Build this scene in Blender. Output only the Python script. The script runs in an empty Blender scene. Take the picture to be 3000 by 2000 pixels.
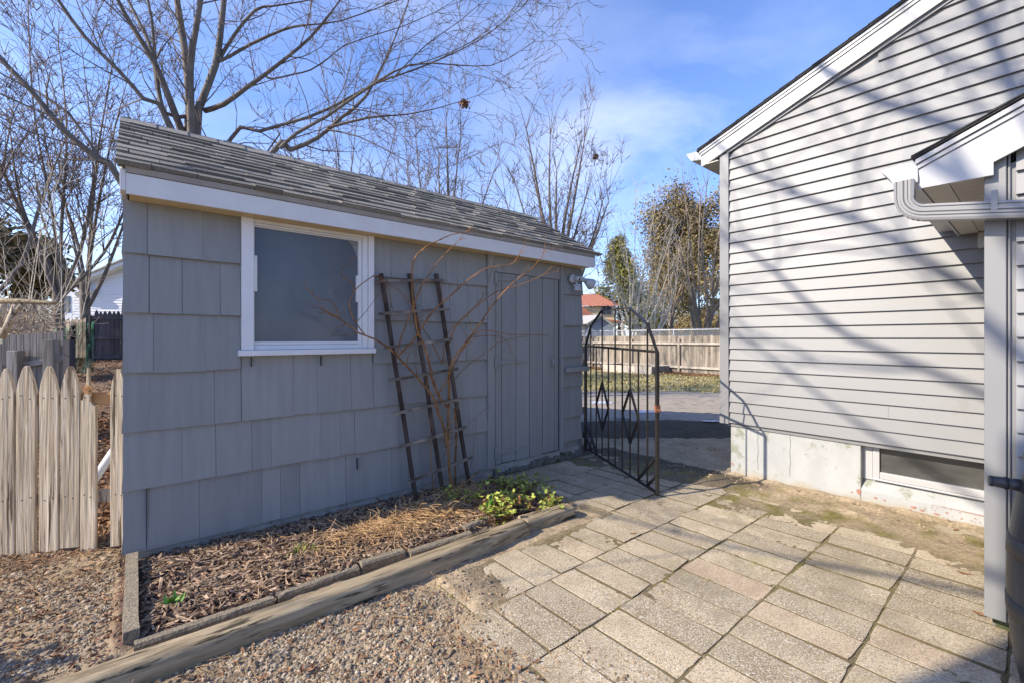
import bpy, math, random
import numpy as np
from mathutils import noise, Vector
random.seed(7); RNG = np.random.default_rng(7)
sin, cos, PI = math.sin, math.cos, math.pi
R = math.radians
SC = bpy.context.scene
COL = SC.collection
# ------------------------------------------------------------------ camera, sky, sun, exposure
FPX, EYE, HOR = 1300.0, 1.45, 991.0          # measured on the 3000 px wide photograph
cam = bpy.data.cameras.new('camera'); camo = bpy.data.objects.new('camera', cam); COL.objects.link(camo)
cam.sensor_width = 36; cam.lens = 36 * FPX / 3000; cam.shift_y = -(1000 - HOR) / 3000
cam.clip_start = .05; cam.clip_end = 3000
camo.location = (0, 0, EYE); camo.rotation_euler = (R(90), 0, 0)
SC.camera = camo
SUN_AZ, SUN_EL = R(20.5), R(33.0)            # light travels towards (cos az, sin az)
world = bpy.data.worlds.new("World"); SC.world = world; world.use_nodes = True
wn, wl = world.node_tree.nodes, world.node_tree.links
wn.clear()
wo = wn.new('ShaderNodeOutputWorld'); bg = wn.new('ShaderNodeBackground'); bg.inputs[1].default_value = .145
sky = wn.new('ShaderNodeTexSky'); sky.sky_type = 'NISHITA'; sky.sun_disc = False
sky.sun_elevation = SUN_EL
sky.sun_rotation = math.atan2(-cos(SUN_AZ), -sin(SUN_AZ))
sky.air_density = 1.0; sky.dust_density = .6; sky.ozone_density = 2.0
tc = wn.new('ShaderNodeTexCoord'); mp = wn.new('ShaderNodeMapping'); mp.inputs[3].default_value = (1, 1, 2.6)
mp.inputs[1].default_value = (.37, .2, .1)
nz = wn.new('ShaderNodeTexNoise'); nz.inputs['Scale'].default_value = 1.7; nz.inputs['Detail'].default_value = 7
nz.inputs['Roughness'].default_value = .55; nz.inputs['Distortion'].default_value = .5
cr = wn.new('ShaderNodeValToRGB'); cr.color_ramp.elements[0].position = .56; cr.color_ramp.elements[1].position = .92
sp = wn.new('ShaderNodeSeparateXYZ'); mr = wn.new('ShaderNodeMapRange')
mr.inputs[1].default_value = .75; mr.inputs[2].default_value = .12; mr.inputs[3].default_value = .25; mr.inputs[4].default_value = 1.0
mu = wn.new('ShaderNodeMath'); mu.operation = 'MULTIPLY'
mx = wn.new('ShaderNodeMix'); mx.data_type = 'RGBA'; mx.inputs[7].default_value = (7.0, 7.2, 8.0, 1)
tint = wn.new('ShaderNodeMix'); tint.data_type = 'RGBA'; tint.blend_type = 'MULTIPLY'; tint.inputs[0].default_value = 1
tint.inputs[7].default_value = (.90, 1.0, 1.36, 1)
wl.new(tc.outputs['Generated'], mp.inputs[0]); wl.new(mp.outputs[0], nz.inputs['Vector'])
wl.new(nz.outputs[0], cr.inputs[0]); wl.new(tc.outputs['Generated'], sp.inputs[0]); wl.new(sp.outputs[2], mr.inputs[0])
wl.new(cr.outputs[0], mu.inputs[0]); wl.new(mr.outputs[0], mu.inputs[1])
wl.new(sky.outputs[0], tint.inputs[6]); wl.new(tint.outputs[2], mx.inputs[6]); wl.new(mu.outputs[0], mx.inputs[0])
def cloud_bank(dirv, r0, r1, gain):
    d = wn.new('ShaderNodeVectorMath'); d.operation = 'DOT_PRODUCT'; n_ = wn.new('ShaderNodeVectorMath'); n_.operation = 'NORMALIZE'
    wl.new(tc.outputs['Generated'], n_.inputs[0]); wl.new(n_.outputs[0], d.inputs[0]); d.inputs[1].default_value = Vector(dirv).normalized()
    r = wn.new('ShaderNodeMapRange'); r.interpolation_type = 'SMOOTHSTEP'; r.inputs[1].default_value = cos(R(r0)); r.inputs[2].default_value = cos(R(r1)); r.inputs[4].default_value = gain; wl.new(d.outputs['Value'], r.inputs[0]); return r.outputs[0]
banks = cloud_bank((.27, 1, .36), 14, 2, .26); b2 = cloud_bank((.55, 1, .62), 12, 2, .16); b3 = cloud_bank((-.2, 1, .1), 60, 12, .20)
ad_ = wn.new('ShaderNodeMath'); wl.new(banks, ad_.inputs[0]); wl.new(b2, ad_.inputs[1]); ad2 = wn.new('ShaderNodeMath'); wl.new(ad_.outputs[0], ad2.inputs[0]); wl.new(b3, ad2.inputs[1])
cr.color_ramp.elements[0].position = .40; cr.color_ramp.elements[1].position = .66
mr.inputs[3].default_value = .0
wl.new(ad2.outputs[0], mu.inputs[1])
wl.new(mx.outputs[2], bg.inputs[0]); wl.new(bg.outputs[0], wo.inputs[0])
sun = bpy.data.lights.new('sun', 'SUN'); sun.energy = 4.5; sun.angle = R(.5); sun.color = (1, .90, .75)
suno = bpy.data.objects.new('sun', sun); COL.objects.link(suno)
suno.rotation_euler = Vector((cos(SUN_AZ) * cos(SUN_EL), sin(SUN_AZ) * cos(SUN_EL), -sin(SUN_EL))).to_track_quat('-Z', 'Y').to_euler()
suno.location = (-8, -3, 12)
SC.view_settings.view_transform = 'Standard'; SC.view_settings.look = 'None'; SC.view_settings.gamma = 1
SC.view_settings.exposure = .74
SC.render.film_transparent = False

# ------------------------------------------------------------------ helpers
def ss(t): t = max(0., min(1., t)); return t * t * (3 - 2 * t)
def gz(X, Y): return -.045 * max(0., min(1., (Y - 3) / 2.7)) + .95 * ss((Y - 3.6) / 7) * ss((-2.2 - X) / 3)   # the lot rises behind the picket fence
def G(px, py, z=0):                            # photo pixel -> ground position
    zz = z
    for _ in range(5):
        Y = FPX * (EYE - zz) / (py - HOR); X = (px - 1500) / FPX * Y; zz = gz(X, Y) + z
    return X, Y
def P(px, py, Y):                              # photo pixel at a depth in metres
    return ((px - 1500) / FPX * Y, Y, EYE + (HOR - py) / FPX * Y)
class Frame:                                   # a along, b into the depth, z up
    def __init__(s, ox, oy, ang, oz=0): s.o = (ox, oy, oz); s.u = (cos(ang), sin(ang)); s.v = (-sin(ang), cos(ang))
    def w(s, a, b, z): return (s.o[0] + a * s.u[0] + b * s.v[0], s.o[1] + a * s.u[1] + b * s.v[1], s.o[2] + z)
    def loc(s, X, Y): dx, dy = X - s.o[0], Y - s.o[1]; return dx * s.u[0] + dy * s.u[1], dx * s.v[0] + dy * s.v[1]
    def pix(s, px, py, b=0):
        rx = (px - 1500) / FPX; ox, oy = s.o[0] + b * s.v[0], s.o[1] + b * s.v[1]
        a = (rx * oy - ox) / (s.u[0] - rx * s.u[1]); Y = oy + a * s.u[1]
        return a, EYE + (HOR - py) / FPX * Y
    def pt(s, px, py, b=0): a, z = s.pix(px, py, b); return (a, b, z)
WORLD = Frame(0, 0, 0)
S = Frame(-2.50, 2.885, R(40.3))               # shed: wall face is b = 0
HW = Frame(2.366, 4.859, math.atan2(-.7684, .640))   # house gable wall
AD = Frame(2.386, 2.235, math.atan2(-.7684, .640))   # front of the addition

class MB:                                      # collects faces, builds ONE mesh object
    def __init__(s, fr=WORLD): s.f = fr; s.V = []; s.F = []; s.T = []; s.C = None; s.t = .5; s.S = []; s.sm = False
    def v(s, a, b, z): s.V.append(s.f.w(a, b, z)); return len(s.V) - 1
    def face(s, idx): s.F.append(tuple(idx)); s.T.append(s.t); s.S.append(s.sm)
    def poly(s, pts): s.face([s.v(*p) for p in pts])
    def box(s, a0, a1, b0, b1, z0, z1):
        i = [s.v(a, b, z) for a in (a0, a1) for b in (b0, b1) for z in (z0, z1)]
        for q in ((0, 1, 3, 2), (4, 6, 7, 5), (0, 4, 5, 1), (2, 3, 7, 6), (0, 2, 6, 4), (1, 5, 7, 3)): s.face([i[k] for k in q])
    def prism(s, prof, off):                   # prof: list of 3D local points, off: extrusion vector
        n = len(prof); lo = [s.v(*p) for p in prof]; hi = [s.v(p[0] + off[0], p[1] + off[1], p[2] + off[2]) for p in prof]
        s.face(lo[::-1]); s.face(hi)
        for k in range(n): s.face((lo[k], lo[(k + 1) % n], hi[(k + 1) % n], hi[k]))
    def bar(s, p, q, w, h, up=(0, 0, 1)):      # rectangular bar between two points
        p = Vector(p); q = Vector(q); d = (q - p).normalized(); u = Vector(up)
        sd = d.cross(u)
        if sd.length < 1e-4: sd = Vector((1, 0, 0))
        sd.normalize(); u = sd.cross(d).normalized()
        c = [(-w / 2, -h / 2), (w / 2, -h / 2), (w / 2, h / 2), (-w / 2, h / 2)]
        prof = [tuple(p + sd * x + u * y) for x, y in c]; s.prism(prof, tuple(q - p))
    def tube(s, pts, rad, n=8, cap=True):
        pts = [Vector(p) for p in pts]; m = len(pts)
        if not hasattr(rad, '__len__'): rad = [rad] * m
        ref = None; rings = []
        for i, p in enumerate(pts):
            d = (pts[min(i + 1, m - 1)] - pts[max(i - 1, 0)])
            if d.length < 1e-9: d = Vector((0, 0, 1))
            d.normalize()
            if ref is None: ref = d.orthogonal().normalized()
            ref = (ref - d * ref.dot(d)); ref = ref.normalized() if ref.length > 1e-5 else d.orthogonal().normalized()
            o = d.cross(ref)
            rings.append([s.v(*(p + (ref * cos(2 * PI * k / n) + o * sin(2 * PI * k / n)) * rad[i])) for k in range(n)])
        was = s.sm; s.sm = True
        for i in range(m - 1):
            for k in range(n): s.face((rings[i][k], rings[i][(k + 1) % n], rings[i + 1][(k + 1) % n], rings[i + 1][k]))
        s.sm = was
        if cap: s.face(rings[0][::-1]); s.face(rings[-1])
    def lathe(s, c, prof, n=24, axis='z'):     # prof: (radius, height)
        rings = []
        for r, h in prof:
            rings.append([s.v(c[0] + r * cos(2 * PI * k / n), c[1] + r * sin(2 * PI * k / n), c[2] + h) for k in range(n)])
        was = s.sm; s.sm = True
        for i in range(len(prof) - 1):
            for k in range(n): s.face((rings[i][k], rings[i][(k + 1) % n], rings[i + 1][(k + 1) % n], rings[i + 1][k]))
        s.sm = was
        s.face(rings[0][::-1]); s.face(rings[-1])
    def build(s, name, mat, parent=None, loc=None, bevel=0, smooth=False):
        V = np.array(s.V, dtype=np.float64).reshape(-1, 3); me = bpy.data.meshes.new(name)
        org = np.array(ORG[parent] if parent is not None else loc if loc is not None else (V[:, 0].mean(), V[:, 1].mean(), V[:, 2].min()))
        me.from_pydata((V - org).tolist(), [], s.F)
        at = me.attributes.new('tint', 'FLOAT', 'FACE'); at.data.foreach_set('value', np.array(s.T, dtype=np.float32))
        me.polygons.foreach_set('use_smooth', [True] * len(s.F) if smooth else s.S)
        me.materials.append(mat); me.update()
        return link(me, name, parent, org, bevel)
ORG = {}
def link(me, name, parent, org, bevel=0):
    o = bpy.data.objects.new(name, me); COL.objects.link(o)
    if parent is not None: o.parent = parent; ORG[o] = ORG[parent]
    else: o.location = org; ORG[o] = tuple(org)
    if bevel:
        m = o.modifiers.new('bevel', 'BEVEL'); m.width = bevel; m.segments = 2; m.limit_method = 'ANGLE'; m.angle_limit = R(35)
    return o
def np_mesh(name, V, Q, mat, parent=None, loc=(0, 0, 0), tint=None, smooth=False, cols=None):   # quads or tris from arrays
    me = bpy.data.meshes.new(name); V = np.asarray(V, dtype=np.float32); Q = np.asarray(Q, dtype=np.int32); k = Q.shape[1]
    org = np.array(ORG[parent] if parent is not None else loc, dtype=np.float32)
    me.vertices.add(len(V)); me.vertices.foreach_set('co', (V - org).ravel())
    me.loops.add(Q.size); me.loops.foreach_set('vertex_index', Q.ravel())
    me.polygons.add(len(Q)); me.polygons.foreach_set('loop_start', np.arange(0, Q.size, k, dtype=np.int32))
    me.polygons.foreach_set('loop_total', np.full(len(Q), k, dtype=np.int32))
    me.polygons.foreach_set('use_smooth', np.full(len(Q), smooth))
    if tint is not None:
        at = me.attributes.new('tint', 'FLOAT', 'FACE'); at.data.foreach_set('value', np.asarray(tint, dtype=np.float32))
    if cols is not None:
        at = me.attributes.new('zone', 'FLOAT_COLOR', 'POINT'); at.data.foreach_set('color', np.asarray(cols, dtype=np.float32).ravel())
    me.materials.append(mat); me.update(calc_edges=True); me.validate()
    return link(me, name, parent, org)
def thing(name, label, cat, loc, group=None):
    o = bpy.data.objects.new(name, None); COL.objects.link(o); o.location = loc; o.empty_display_size = .2; ORG[o] = tuple(loc)
    return tag(o, label, cat, group)
def tag(o, label, cat, group=None, kind=None):
    if label: o['label'] = label
    if cat: o['category'] = cat
    if group: o['group'] = group
    if kind: o['kind'] = kind
    return o

# ------------------------------------------------------------------ materials
def mat(name, c1, c2=None, rough=.7, scale=6, sc=(1, 1, 1), rot=0, tintamp=0, bump=0, bscale=None, c3=None, c3t=.68, metal=0, spec=.3, detail=6, dist=0, c3scale=None, trans=0, bdist=.01):
    """base colour c1..c2 by noise (object space), c3 in patches, per-face 'tint' brightness, bump"""
    m = bpy.data.materials.new(name); m.use_nodes = True; n, l = m.node_tree.nodes, m.node_tree.links
    b = n['Principled BSDF']; b.inputs['Roughness'].default_value = rough; b.inputs['Metallic'].default_value = metal
    b.inputs['Specular IOR Level'].default_value = spec
    c2 = c2 or c1
    t = n.new('ShaderNodeTexCoord'); mp = n.new('ShaderNodeMapping'); mp.vector_type = 'POINT'
    r0 = n.new('ShaderNodeVectorRotate'); r0.rotation_type = 'Z_AXIS'; r0.inputs['Angle'].default_value = -rot
    l.new(t.outputs['Object'], r0.inputs['Vector']); l.new(r0.outputs[0], mp.inputs[0]); mp.inputs[3].default_value = sc
    nz = n.new('ShaderNodeTexNoise'); nz.inputs['Scale'].default_value = scale; nz.inputs['Detail'].default_value = detail
    nz.inputs['Roughness'].default_value = .6; nz.inputs['Distortion'].default_value = dist
    l.new(mp.outputs[0], nz.inputs['Vector'])
    cr = n.new('ShaderNodeValToRGB'); e = cr.color_ramp.elements
    e[0].position = .33; e[0].color = (*c1, 1); e[1].position = .67; e[1].color = (*c2, 1)
    l.new(nz.outputs[0], cr.inputs[0]); out = cr.outputs[0]
    if c3:
        n3 = n.new('ShaderNodeTexNoise'); n3.inputs['Scale'].default_value = c3scale or scale * .6; n3.inputs['Detail'].default_value = 8; n3.inputs['Roughness'].default_value = .65
        l.new(mp.outputs[0], n3.inputs['Vector'])
        r3 = n.new('ShaderNodeMapRange'); r3.inputs[1].default_value = c3t - .03; r3.inputs[2].default_value = c3t + .03
        l.new(n3.outputs[0], r3.inputs[0]); x = n.new('ShaderNodeMix'); x.data_type = 'RGBA'
        l.new(r3.outputs[0], x.inputs[0]); l.new(out, x.inputs[6]); x.inputs[7].default_value = (*c3, 1); out = x.outputs[2]
    if tintamp:
        a = n.new('ShaderNodeAttribute'); a.attribute_name = 'tint'
        mr = n.new('ShaderNodeMapRange'); mr.inputs[3].default_value = 1 - tintamp; mr.inputs[4].default_value = 1 + tintamp
        l.new(a.outputs['Fac'], mr.inputs[0]); x = n.new('ShaderNodeVectorMath'); x.operation = 'SCALE'
        l.new(out, x.inputs[0]); l.new(mr.outputs[0], x.inputs['Scale']); out = x.outputs[0]
    l.new(out, b.inputs['Base Color'])
    if bump:
        nb = n.new('ShaderNodeTexNoise'); nb.inputs['Scale'].default_value = bscale or scale * 3; nb.inputs['Detail'].default_value = 6
        l.new(mp.outputs[0], nb.inputs['Vector']); bp = n.new('ShaderNodeBump'); bp.inputs['Strength'].default_value = bump; bp.inputs['Distance'].default_value = bdist
        l.new(nb.outputs[0], bp.inputs['Height']); l.new(bp.outputs[0], b.inputs['Normal'])
    if trans: b.inputs['Subsurface Weight'].default_value = 0; b.inputs['Transmission Weight'].default_value = trans
    return m
AS, AH = R(40.3), math.atan2(-.7684, .640)
M = {}
M['shed'] = mat('grey_shingle_paint', (.262, .262, .252), (.302, .302, .288), .62, 3, (7, 7, .35), AS, .075, .5, 9, c3=(.30, .285, .27), c3t=.76, c3scale=4, bdist=.004)
M['shedwhite'] = mat('white_trim_paint', (.68, .66, .63), (.75, .73, .69), .5, 5, (1, 1, 1), AS, 0, .15, 40, c3=(.33, .32, .30), c3t=.73, c3scale=9, bdist=.003)
M['windowwhite'] = mat('white_window_paint', (.73, .72, .71), (.78, .775, .76), .5, 5, (1, 1, 1), AS, 0, .2, 50, c3=(.42, .40, .36), c3t=.74, c3scale=14, bdist=.002)
M['soffit'] = mat('cream_soffit_paint', (.62, .47, .26), (.68, .55, .33), .6, 7, tintamp=0, bump=.1)
M['crown'] = mat('taupe_trim', (.30, .28, .26), (.36, .34, .31), .6, 7)
M['roof'] = mat('grey_asphalt_shingle', (.15, .137, .112), (.28, .255, .21), .95, 90, tintamp=.30, bump=.8, bscale=220, c3=(.30, .29, .26), c3t=.62, c3scale=170, bdist=.006)
M['darkroof'] = mat('black_asphalt_shingle', (.03, .03, .032), (.06, .058, .055), .95, 90, tintamp=.2, bump=.6, bscale=200)
M['concrete'] = mat('rough_concrete', (.30, .29, .26), (.40, .39, .35), .9, 8, bump=.6, bscale=60, c3=(.20, .20, .17), c3t=.62, c3scale=18)
M['mossconcrete'] = mat('mossy_concrete_footing', (.13, .125, .10), (.22, .21, .18), .95, 10, bump=.8, bscale=50, c3=(.07, .08, .035), c3t=.56, c3scale=12)
M['siding'] = mat('light_grey_vinyl_siding', (.210, .209, .208), (.228, .227, .225), .45, 1.2, (1, 1, 1), AH, .03, .08, 60, c3=(.203, .200, .193), c3t=.64, c3scale=2.6, bdist=.001, spec=.4)
M['corner'] = mat('light_grey_vinyl_corner', (.216, .215, .213), (.232, .231, .229), .45, 2, (1, 1, 1), AH, 0, .06, 60, bdist=.001, spec=.4)
M['vinylwhite'] = mat('white_aluminium_trim', (.385, .382, .372), (.425, .42, .41), .35, 2, tintamp=0, spec=.5, bump=.05, bscale=8)
M['gutter'] = mat('white_gutter', (.40, .40, .40), (.45, .45, .445), .4, 3, spec=.5, c3=(.45, .43, .40), c3t=.75, c3scale=12)
M['downspout'] = mat('grey_aluminium_downspout', (.20, .198, .195), (.23, .228, .225), .35, 4, spec=.5)
M['ventsoffit'] = mat('ivory_vinyl_soffit', (.50, .47, .41), (.54, .51, .45), .5, 4)
M['found'] = mat('white_painted_foundation', (.34, .345, .335), (.41, .415, .40), .75, 4, (1, 1, .6), AH, 0, .7, 20, c3=(.25, .255, .20), c3t=.60, c3scale=6, bdist=.006)
M['redpatch'] = mat('exposed_red_primer', (.30, .13, .09), (.38, .22, .17), .8, 30, bump=.3)
M['dirtstain'] = mat('soil_splash', (.36, .27, .16), (.44, .34, .21), .95, 14)
M['black'] = mat('black_wrought_iron', (.016, .015, .015), (.03, .026, .022), .38, 18, spec=.5, bump=.3, bscale=120, c3=(.10, .045, .02), c3t=.66, c3scale=25, bdist=.001)
M['rust'] = mat('rusty_iron', (.12, .055, .03), (.24, .10, .05), .8, 30)
M['trellis'] = mat('weathered_dark_brown_wood', (.035, .022, .018), (.10, .075, .06), .85, 14, (1, 1, .2), 0, .3, .5, 60)
M['rung'] = mat('peeling_trellis_wood', (.07, .05, .042), (.30, .27, .22), .9, 22, (.35, 1, 1), AS, .25, .6, 60)
M['cane'] = mat('orange_brown_cane_bark', (.17, .08, .03), (.34, .165, .06), .6, 20, bump=.2, bscale=80, tintamp=.35)
M['picket'] = mat('weathered_picket_wood', (.28, .205, .125), (.64, .53, .38), .88, 34, (1, 1, .045), 0, .22, 1, 60, c3=(.11, .075, .045), c3t=.61, c3scale=26, dist=.9, bdist=.006)
M['freshwood'] = mat('split_orange_wood', (.34, .16, .06), (.50, .27, .11), .8, 16, (.2, 1, 1), R(30), .1, .6, 60)
M['greywood'] = mat('old_grey_board_wood', (.16, .14, .12), (.33, .30, .27), .9, 12, (1, 1, .08), 0, .22, .7, 30, dist=1)
M['darkwood'] = mat('dark_stained_picket_wood', (.05, .045, .05), (.09, .08, .085), .85, 10, (1, 1, .1), 0, .2, .5, 30)
M['tanfence'] = mat('tan_weathered_fence_wood', (.17, .14, .105), (.34, .29, .23), .9, 9, (1, 1, .10), 0, .32, .5, 30, c3=(.17, .14, .11), c3t=.66, c3scale=8)
M['rail'] = mat('sun_bleached_rail_wood', (.36, .31, .25), (.5, .44, .36), .9, 6, tintamp=.1)
M['timber'] = mat('landscape_timber_wood', (.16, .12, .065), (.44, .35, .225), .9, 18, (.10, 1, 1), R(39.5), 0, 1, 40, c3=(.05, .04, .025), c3t=.585, c3scale=34, dist=1.2, bdist=.008)
M['edging'] = mat('pebbly_concrete_edging', (.16, .13, .09), (.32, .27, .19), .95, 60, bump=1, bscale=110, c3=(.14, .125, .10), c3t=.6, c3scale=40, tintamp=.12, bdist=.006)
M['bark'] = mat('grey_brown_bark', (.115, .095, .078), (.20, .17, .14), .9, 7, (1, 1, .35), bump=.7, bscale=26, bdist=.02)
M['twig'] = mat('fine_twig_bark', (.13, .098, .075), (.20, .155, .12), .85, 3)
M['palebark'] = mat('pale_silvery_bark', (.42, .36, .27), (.64, .57, .46), .85, 4)
M['redtwig'] = mat('reddish_brown_twig', (.27, .20, .14), (.40, .31, .22), .85, 3)
M['glass'] = mat('dusty_glass_painted_reflection', (.072, .090, .115), (.140, .150, .168), .2, 1.5, (1, 1, .6), AS, spec=.4, c3=(.15, .155, .165), c3t=.60, c3scale=2.0)  # dusty pane; a faint blue-grey reflection is painted into its colour
M['bglass'] = mat('dirty_basement_glass', (.045, .045, .042), (.085, .084, .078), .14, 9, (.4, 1, 1), AH, spec=.6, c3=(.30, .29, .25), c3t=.69, c3scale=80)
M['darkglass'] = mat('dark_window_glass', (.02, .025, .035), (.05, .06, .08), .15, 3, spec=.6)
M['barrel'] = mat('black_barrel_plastic', (.028, .029, .031), (.055, .057, .06), .42, 5, (3, 3, .4), bump=.1, bscale=40, c3=(.12, .12, .115), c3t=.66, c3scale=4)
M['band'] = mat('brown_barrel_band', (.045, .042, .038), (.07, .065, .055), .5, 6)
M['plastic'] = mat('white_light_plastic', (.42, .43, .44), (.50, .50, .50), .4, 8)
M['pvc'] = mat('white_pvc', (.62, .63, .64), (.7, .7, .7), .4, 8)
M['leafgreen'] = mat('fresh_green_leaf', (.20, .25, .035), (.46, .48, .10), .55, 25, tintamp=.45, spec=.3)
M['bulbgreen'] = mat('bright_bulb_leaf', (.10, .26, .03), (.19, .38, .05), .45, 20, tintamp=.2)
M['deadleaf'] = mat('dead_brown_leaf', (.16, .075, .035), (.34, .18, .09), .85, 22, tintamp=.5)
M['litter'] = mat('fallen_leaf_litter', (.13, .06, .035), (.36, .20, .10), .85, 9, tintamp=.5)
M['straw'] = mat('dry_straw', (.40, .23, .10), (.66, .44, .22), .8, 14, tintamp=.35)
M['mulch'] = mat('bark_mulch_chip', (.14, .085, .052), (.43, .31, .205), .9, 26, tintamp=.6, bump=.7, bscale=150)
M['stone'] = mat('grey_gravel_stone', (.25, .195, .13), (.44, .37, .265), .85, 34, tintamp=.5, bump=.4, bscale=200, c3=(.33, .21, .13), c3t=.64, c3scale=9)
M['pine'] = mat('bronze_evergreen_needle', (.155, .12, .055), (.28, .22, .10), .8, 2, tintamp=.5)
M['cedar'] = mat('olive_cedar_needle', (.13, .13, .03), (.28, .26, .07), .8, 2, tintamp=.5)
M['yellow'] = mat('cream_yellow_wall', (.62, .50, .28), (.66, .54, .31), .8, 1)
M['redroof'] = mat('terracotta_roof', (.36, .13, .075), (.44, .18, .11), .85, 3, tintamp=.15)
M['bluewall'] = mat('blue_grey_wall', (.19, .22, .28), (.22, .25, .31), .8, 1)
M['whitewall'] = mat('white_clapboard', (.58, .59, .64), (.64, .65, .69), .7, 1)
M['greywall'] = mat('grey_far_wall', (.30, .29, .27), (.36, .35, .33), .8, 1)
M['greyroof'] = mat('pale_grey_roof', (.30, .29, .27), (.38, .37, .35), .85, 5)
M['chain'] = mat('galvanised_wire', (.42, .43, .44), (.5, .5, .5), .45, 8, metal=.3)
M['snow'] = mat('wet_ice_patch', (.55, .58, .66), (.7, .72, .78), .35, 12)
M['dirtclod'] = mat('soil_clod', (.22, .155, .095), (.36, .27, .18), .95, 30, tintamp=.35)
M['moss'] = mat('moss_tuft', (.10, .095, .015), (.21, .185, .035), .9, 40, tintamp=.4)
M['grass'] = mat('winter_lawn_blade', (.20, .19, .06), (.36, .32, .14), .8, 2, tintamp=.5)
def net_material():
    m = mat('green_plastic_netting', (.03, .14, .07), (.07, .24, .13), .5, 6)
    n, l = m.node_tree.nodes, m.node_tree.links; b = n['Principled BSDF']
    nz = n.new('ShaderNodeTexNoise'); nz.inputs['Scale'].default_value = 5; cr = n.new('ShaderNodeMapRange')
    cr.inputs[1].default_value = .35; cr.inputs[2].default_value = .65; cr.inputs[3].default_value = .4; cr.inputs[4].default_value = .85
    t = n.new('ShaderNodeTexCoord'); l.new(t.outputs['Object'], nz.inputs['Vector']); l.new(nz.outputs[0], cr.inputs[0]); l.new(cr.outputs[0], b.inputs['Alpha'])
    return m
M['brush'] = mat('dead_cane_bark', (.26, .20, .14), (.46, .38, .28), .85, 8, tintamp=.4)
M['net'] = net_material()
def paver_material():
    m = mat('weathered_aggregate_paver', (.335, .255, .15), (.50, .405, .26), .92, 5.0, tintamp=.20, bump=.9, bscale=150, c3=(.20, .17, .13), c3t=.555, c3scale=105, bdist=.004)
    n, l = m.node_tree.nodes, m.node_tree.links; b = n['Principled BSDF']
    src = b.inputs['Base Color'].links[0].from_socket
    t = n.new('ShaderNodeTexCoord')
    def layer(src, scale, lo, hi, col, fac=1, det=4):
        q = n.new('ShaderNodeTexNoise'); q.inputs['Scale'].default_value = scale; q.inputs['Detail'].default_value = det; q.inputs['Roughness'].default_value = .65
        l.new(t.outputs['Object'], q.inputs['Vector']); r = n.new('ShaderNodeMapRange')
        r.inputs[1].default_value = lo; r.inputs[2].default_value = hi; r.inputs[4].default_value = fac; l.new(q.outputs[0], r.inputs[0])
        x = n.new('ShaderNodeMix'); x.data_type = 'RGBA'; l.new(r.outputs[0], x.inputs[0]); l.new(src, x.inputs[6]); x.inputs[7].default_value = (*col, 1)
        return x.outputs[2]
    src = layer(src, 130, .545, .60, (.66, .60, .48), .8, 2)
    src = layer(src, 45, .55, .68, (.24, .19, .13), .6, 3); src = layer(src, 1.4, .50, .66, (.21, .175, .115), .6, 8); src = layer(src, 2.3, .58, .68, (.26, .235, .09), .35, 8)
    # reddish pavers by tint attribute > 1
    a = n.new('ShaderNodeAttribute'); a.attribute_name = 'tint'
    r = n.new('ShaderNodeMapRange'); r.inputs[1].default_value = 1.2; r.inputs[2].default_value = 2.0; r.inputs[4].default_value = .5
    l.new(a.outputs['Fac'], r.inputs[0]); x = n.new('ShaderNodeMix'); x.data_type = 'RGBA'; l.new(r.outputs[0], x.inputs[0])
    l.new(src, x.inputs[6]); x.inputs[7].default_value = (.40, .22, .16, 1)
    r2 = n.new('ShaderNodeMapRange'); r2.inputs[1].default_value = -.2; r2.inputs[2].default_value = -.6; l.new(a.outputs['Fac'], r2.inputs[0])
    x2 = n.new('ShaderNodeMix'); x2.data_type = 'RGBA'; l.new(r2.outputs[0], x2.inputs[0]); l.new(x.outputs[2], x2.inputs[6]); x2.inputs[7].default_value = (.12, .092, .05, 1)   # joint sides caked with earth
    l.new(x2.outputs[2], b.inputs['Base Color'])
    return m
M['paver'] = paver_material()
def ground_material():
    m = bpy.data.materials.new('ground_soil'); m.use_nodes = True; n, l = m.node_tree.nodes, m.node_tree.links
    b = n['Principled BSDF']; b.inputs['Roughness'].default_value = .95; b.inputs['Specular IOR Level'].default_value = .15
    a = n.new('ShaderNodeAttribute'); a.attribute_name = 'zone'; t = n.new('ShaderNodeTexCoord')
    x0 = a.outputs['Color']
    for scale, lo, hi, f0, f1 in ((3, .3, .7, .82, 1.18), (40, .3, .7, .72, 1.28), (170, .35, .65, .75, 1.25)):
        q = n.new('ShaderNodeTexNoise'); q.inputs['Scale'].default_value = scale; q.inputs['Detail'].default_value = 5; l.new(t.outputs['Object'], q.inputs['Vector'])
        r = n.new('ShaderNodeMapRange'); r.inputs[1].default_value = lo; r.inputs[2].default_value = hi; r.inputs[3].default_value = f0; r.inputs[4].default_value = f1
        l.new(q.outputs[0], r.inputs[0]); s = n.new('ShaderNodeVectorMath'); s.operation = 'SCALE'; l.new(x0, s.inputs[0]); l.new(r.outputs[0], s.inputs['Scale']); x0 = s.outputs[0]
    l.new(x0, b.inputs['Base Color'])
    q = n.new('ShaderNodeTexNoise'); q.inputs['Scale'].default_value = 90; q.inputs['Detail'].default_value = 8; q.inputs['Roughness'].default_value = .7; l.new(t.outputs['Object'], q.inputs['Vector'])
    bp = n.new('ShaderNodeBump'); bp.inputs['Strength'].default_value = .8; bp.inputs['Distance'].default_value = .01; l.new(q.outputs[0], bp.inputs['Height']); l.new(bp.outputs[0], b.inputs['Normal'])
    return m
M['ground'] = ground_material()
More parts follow.
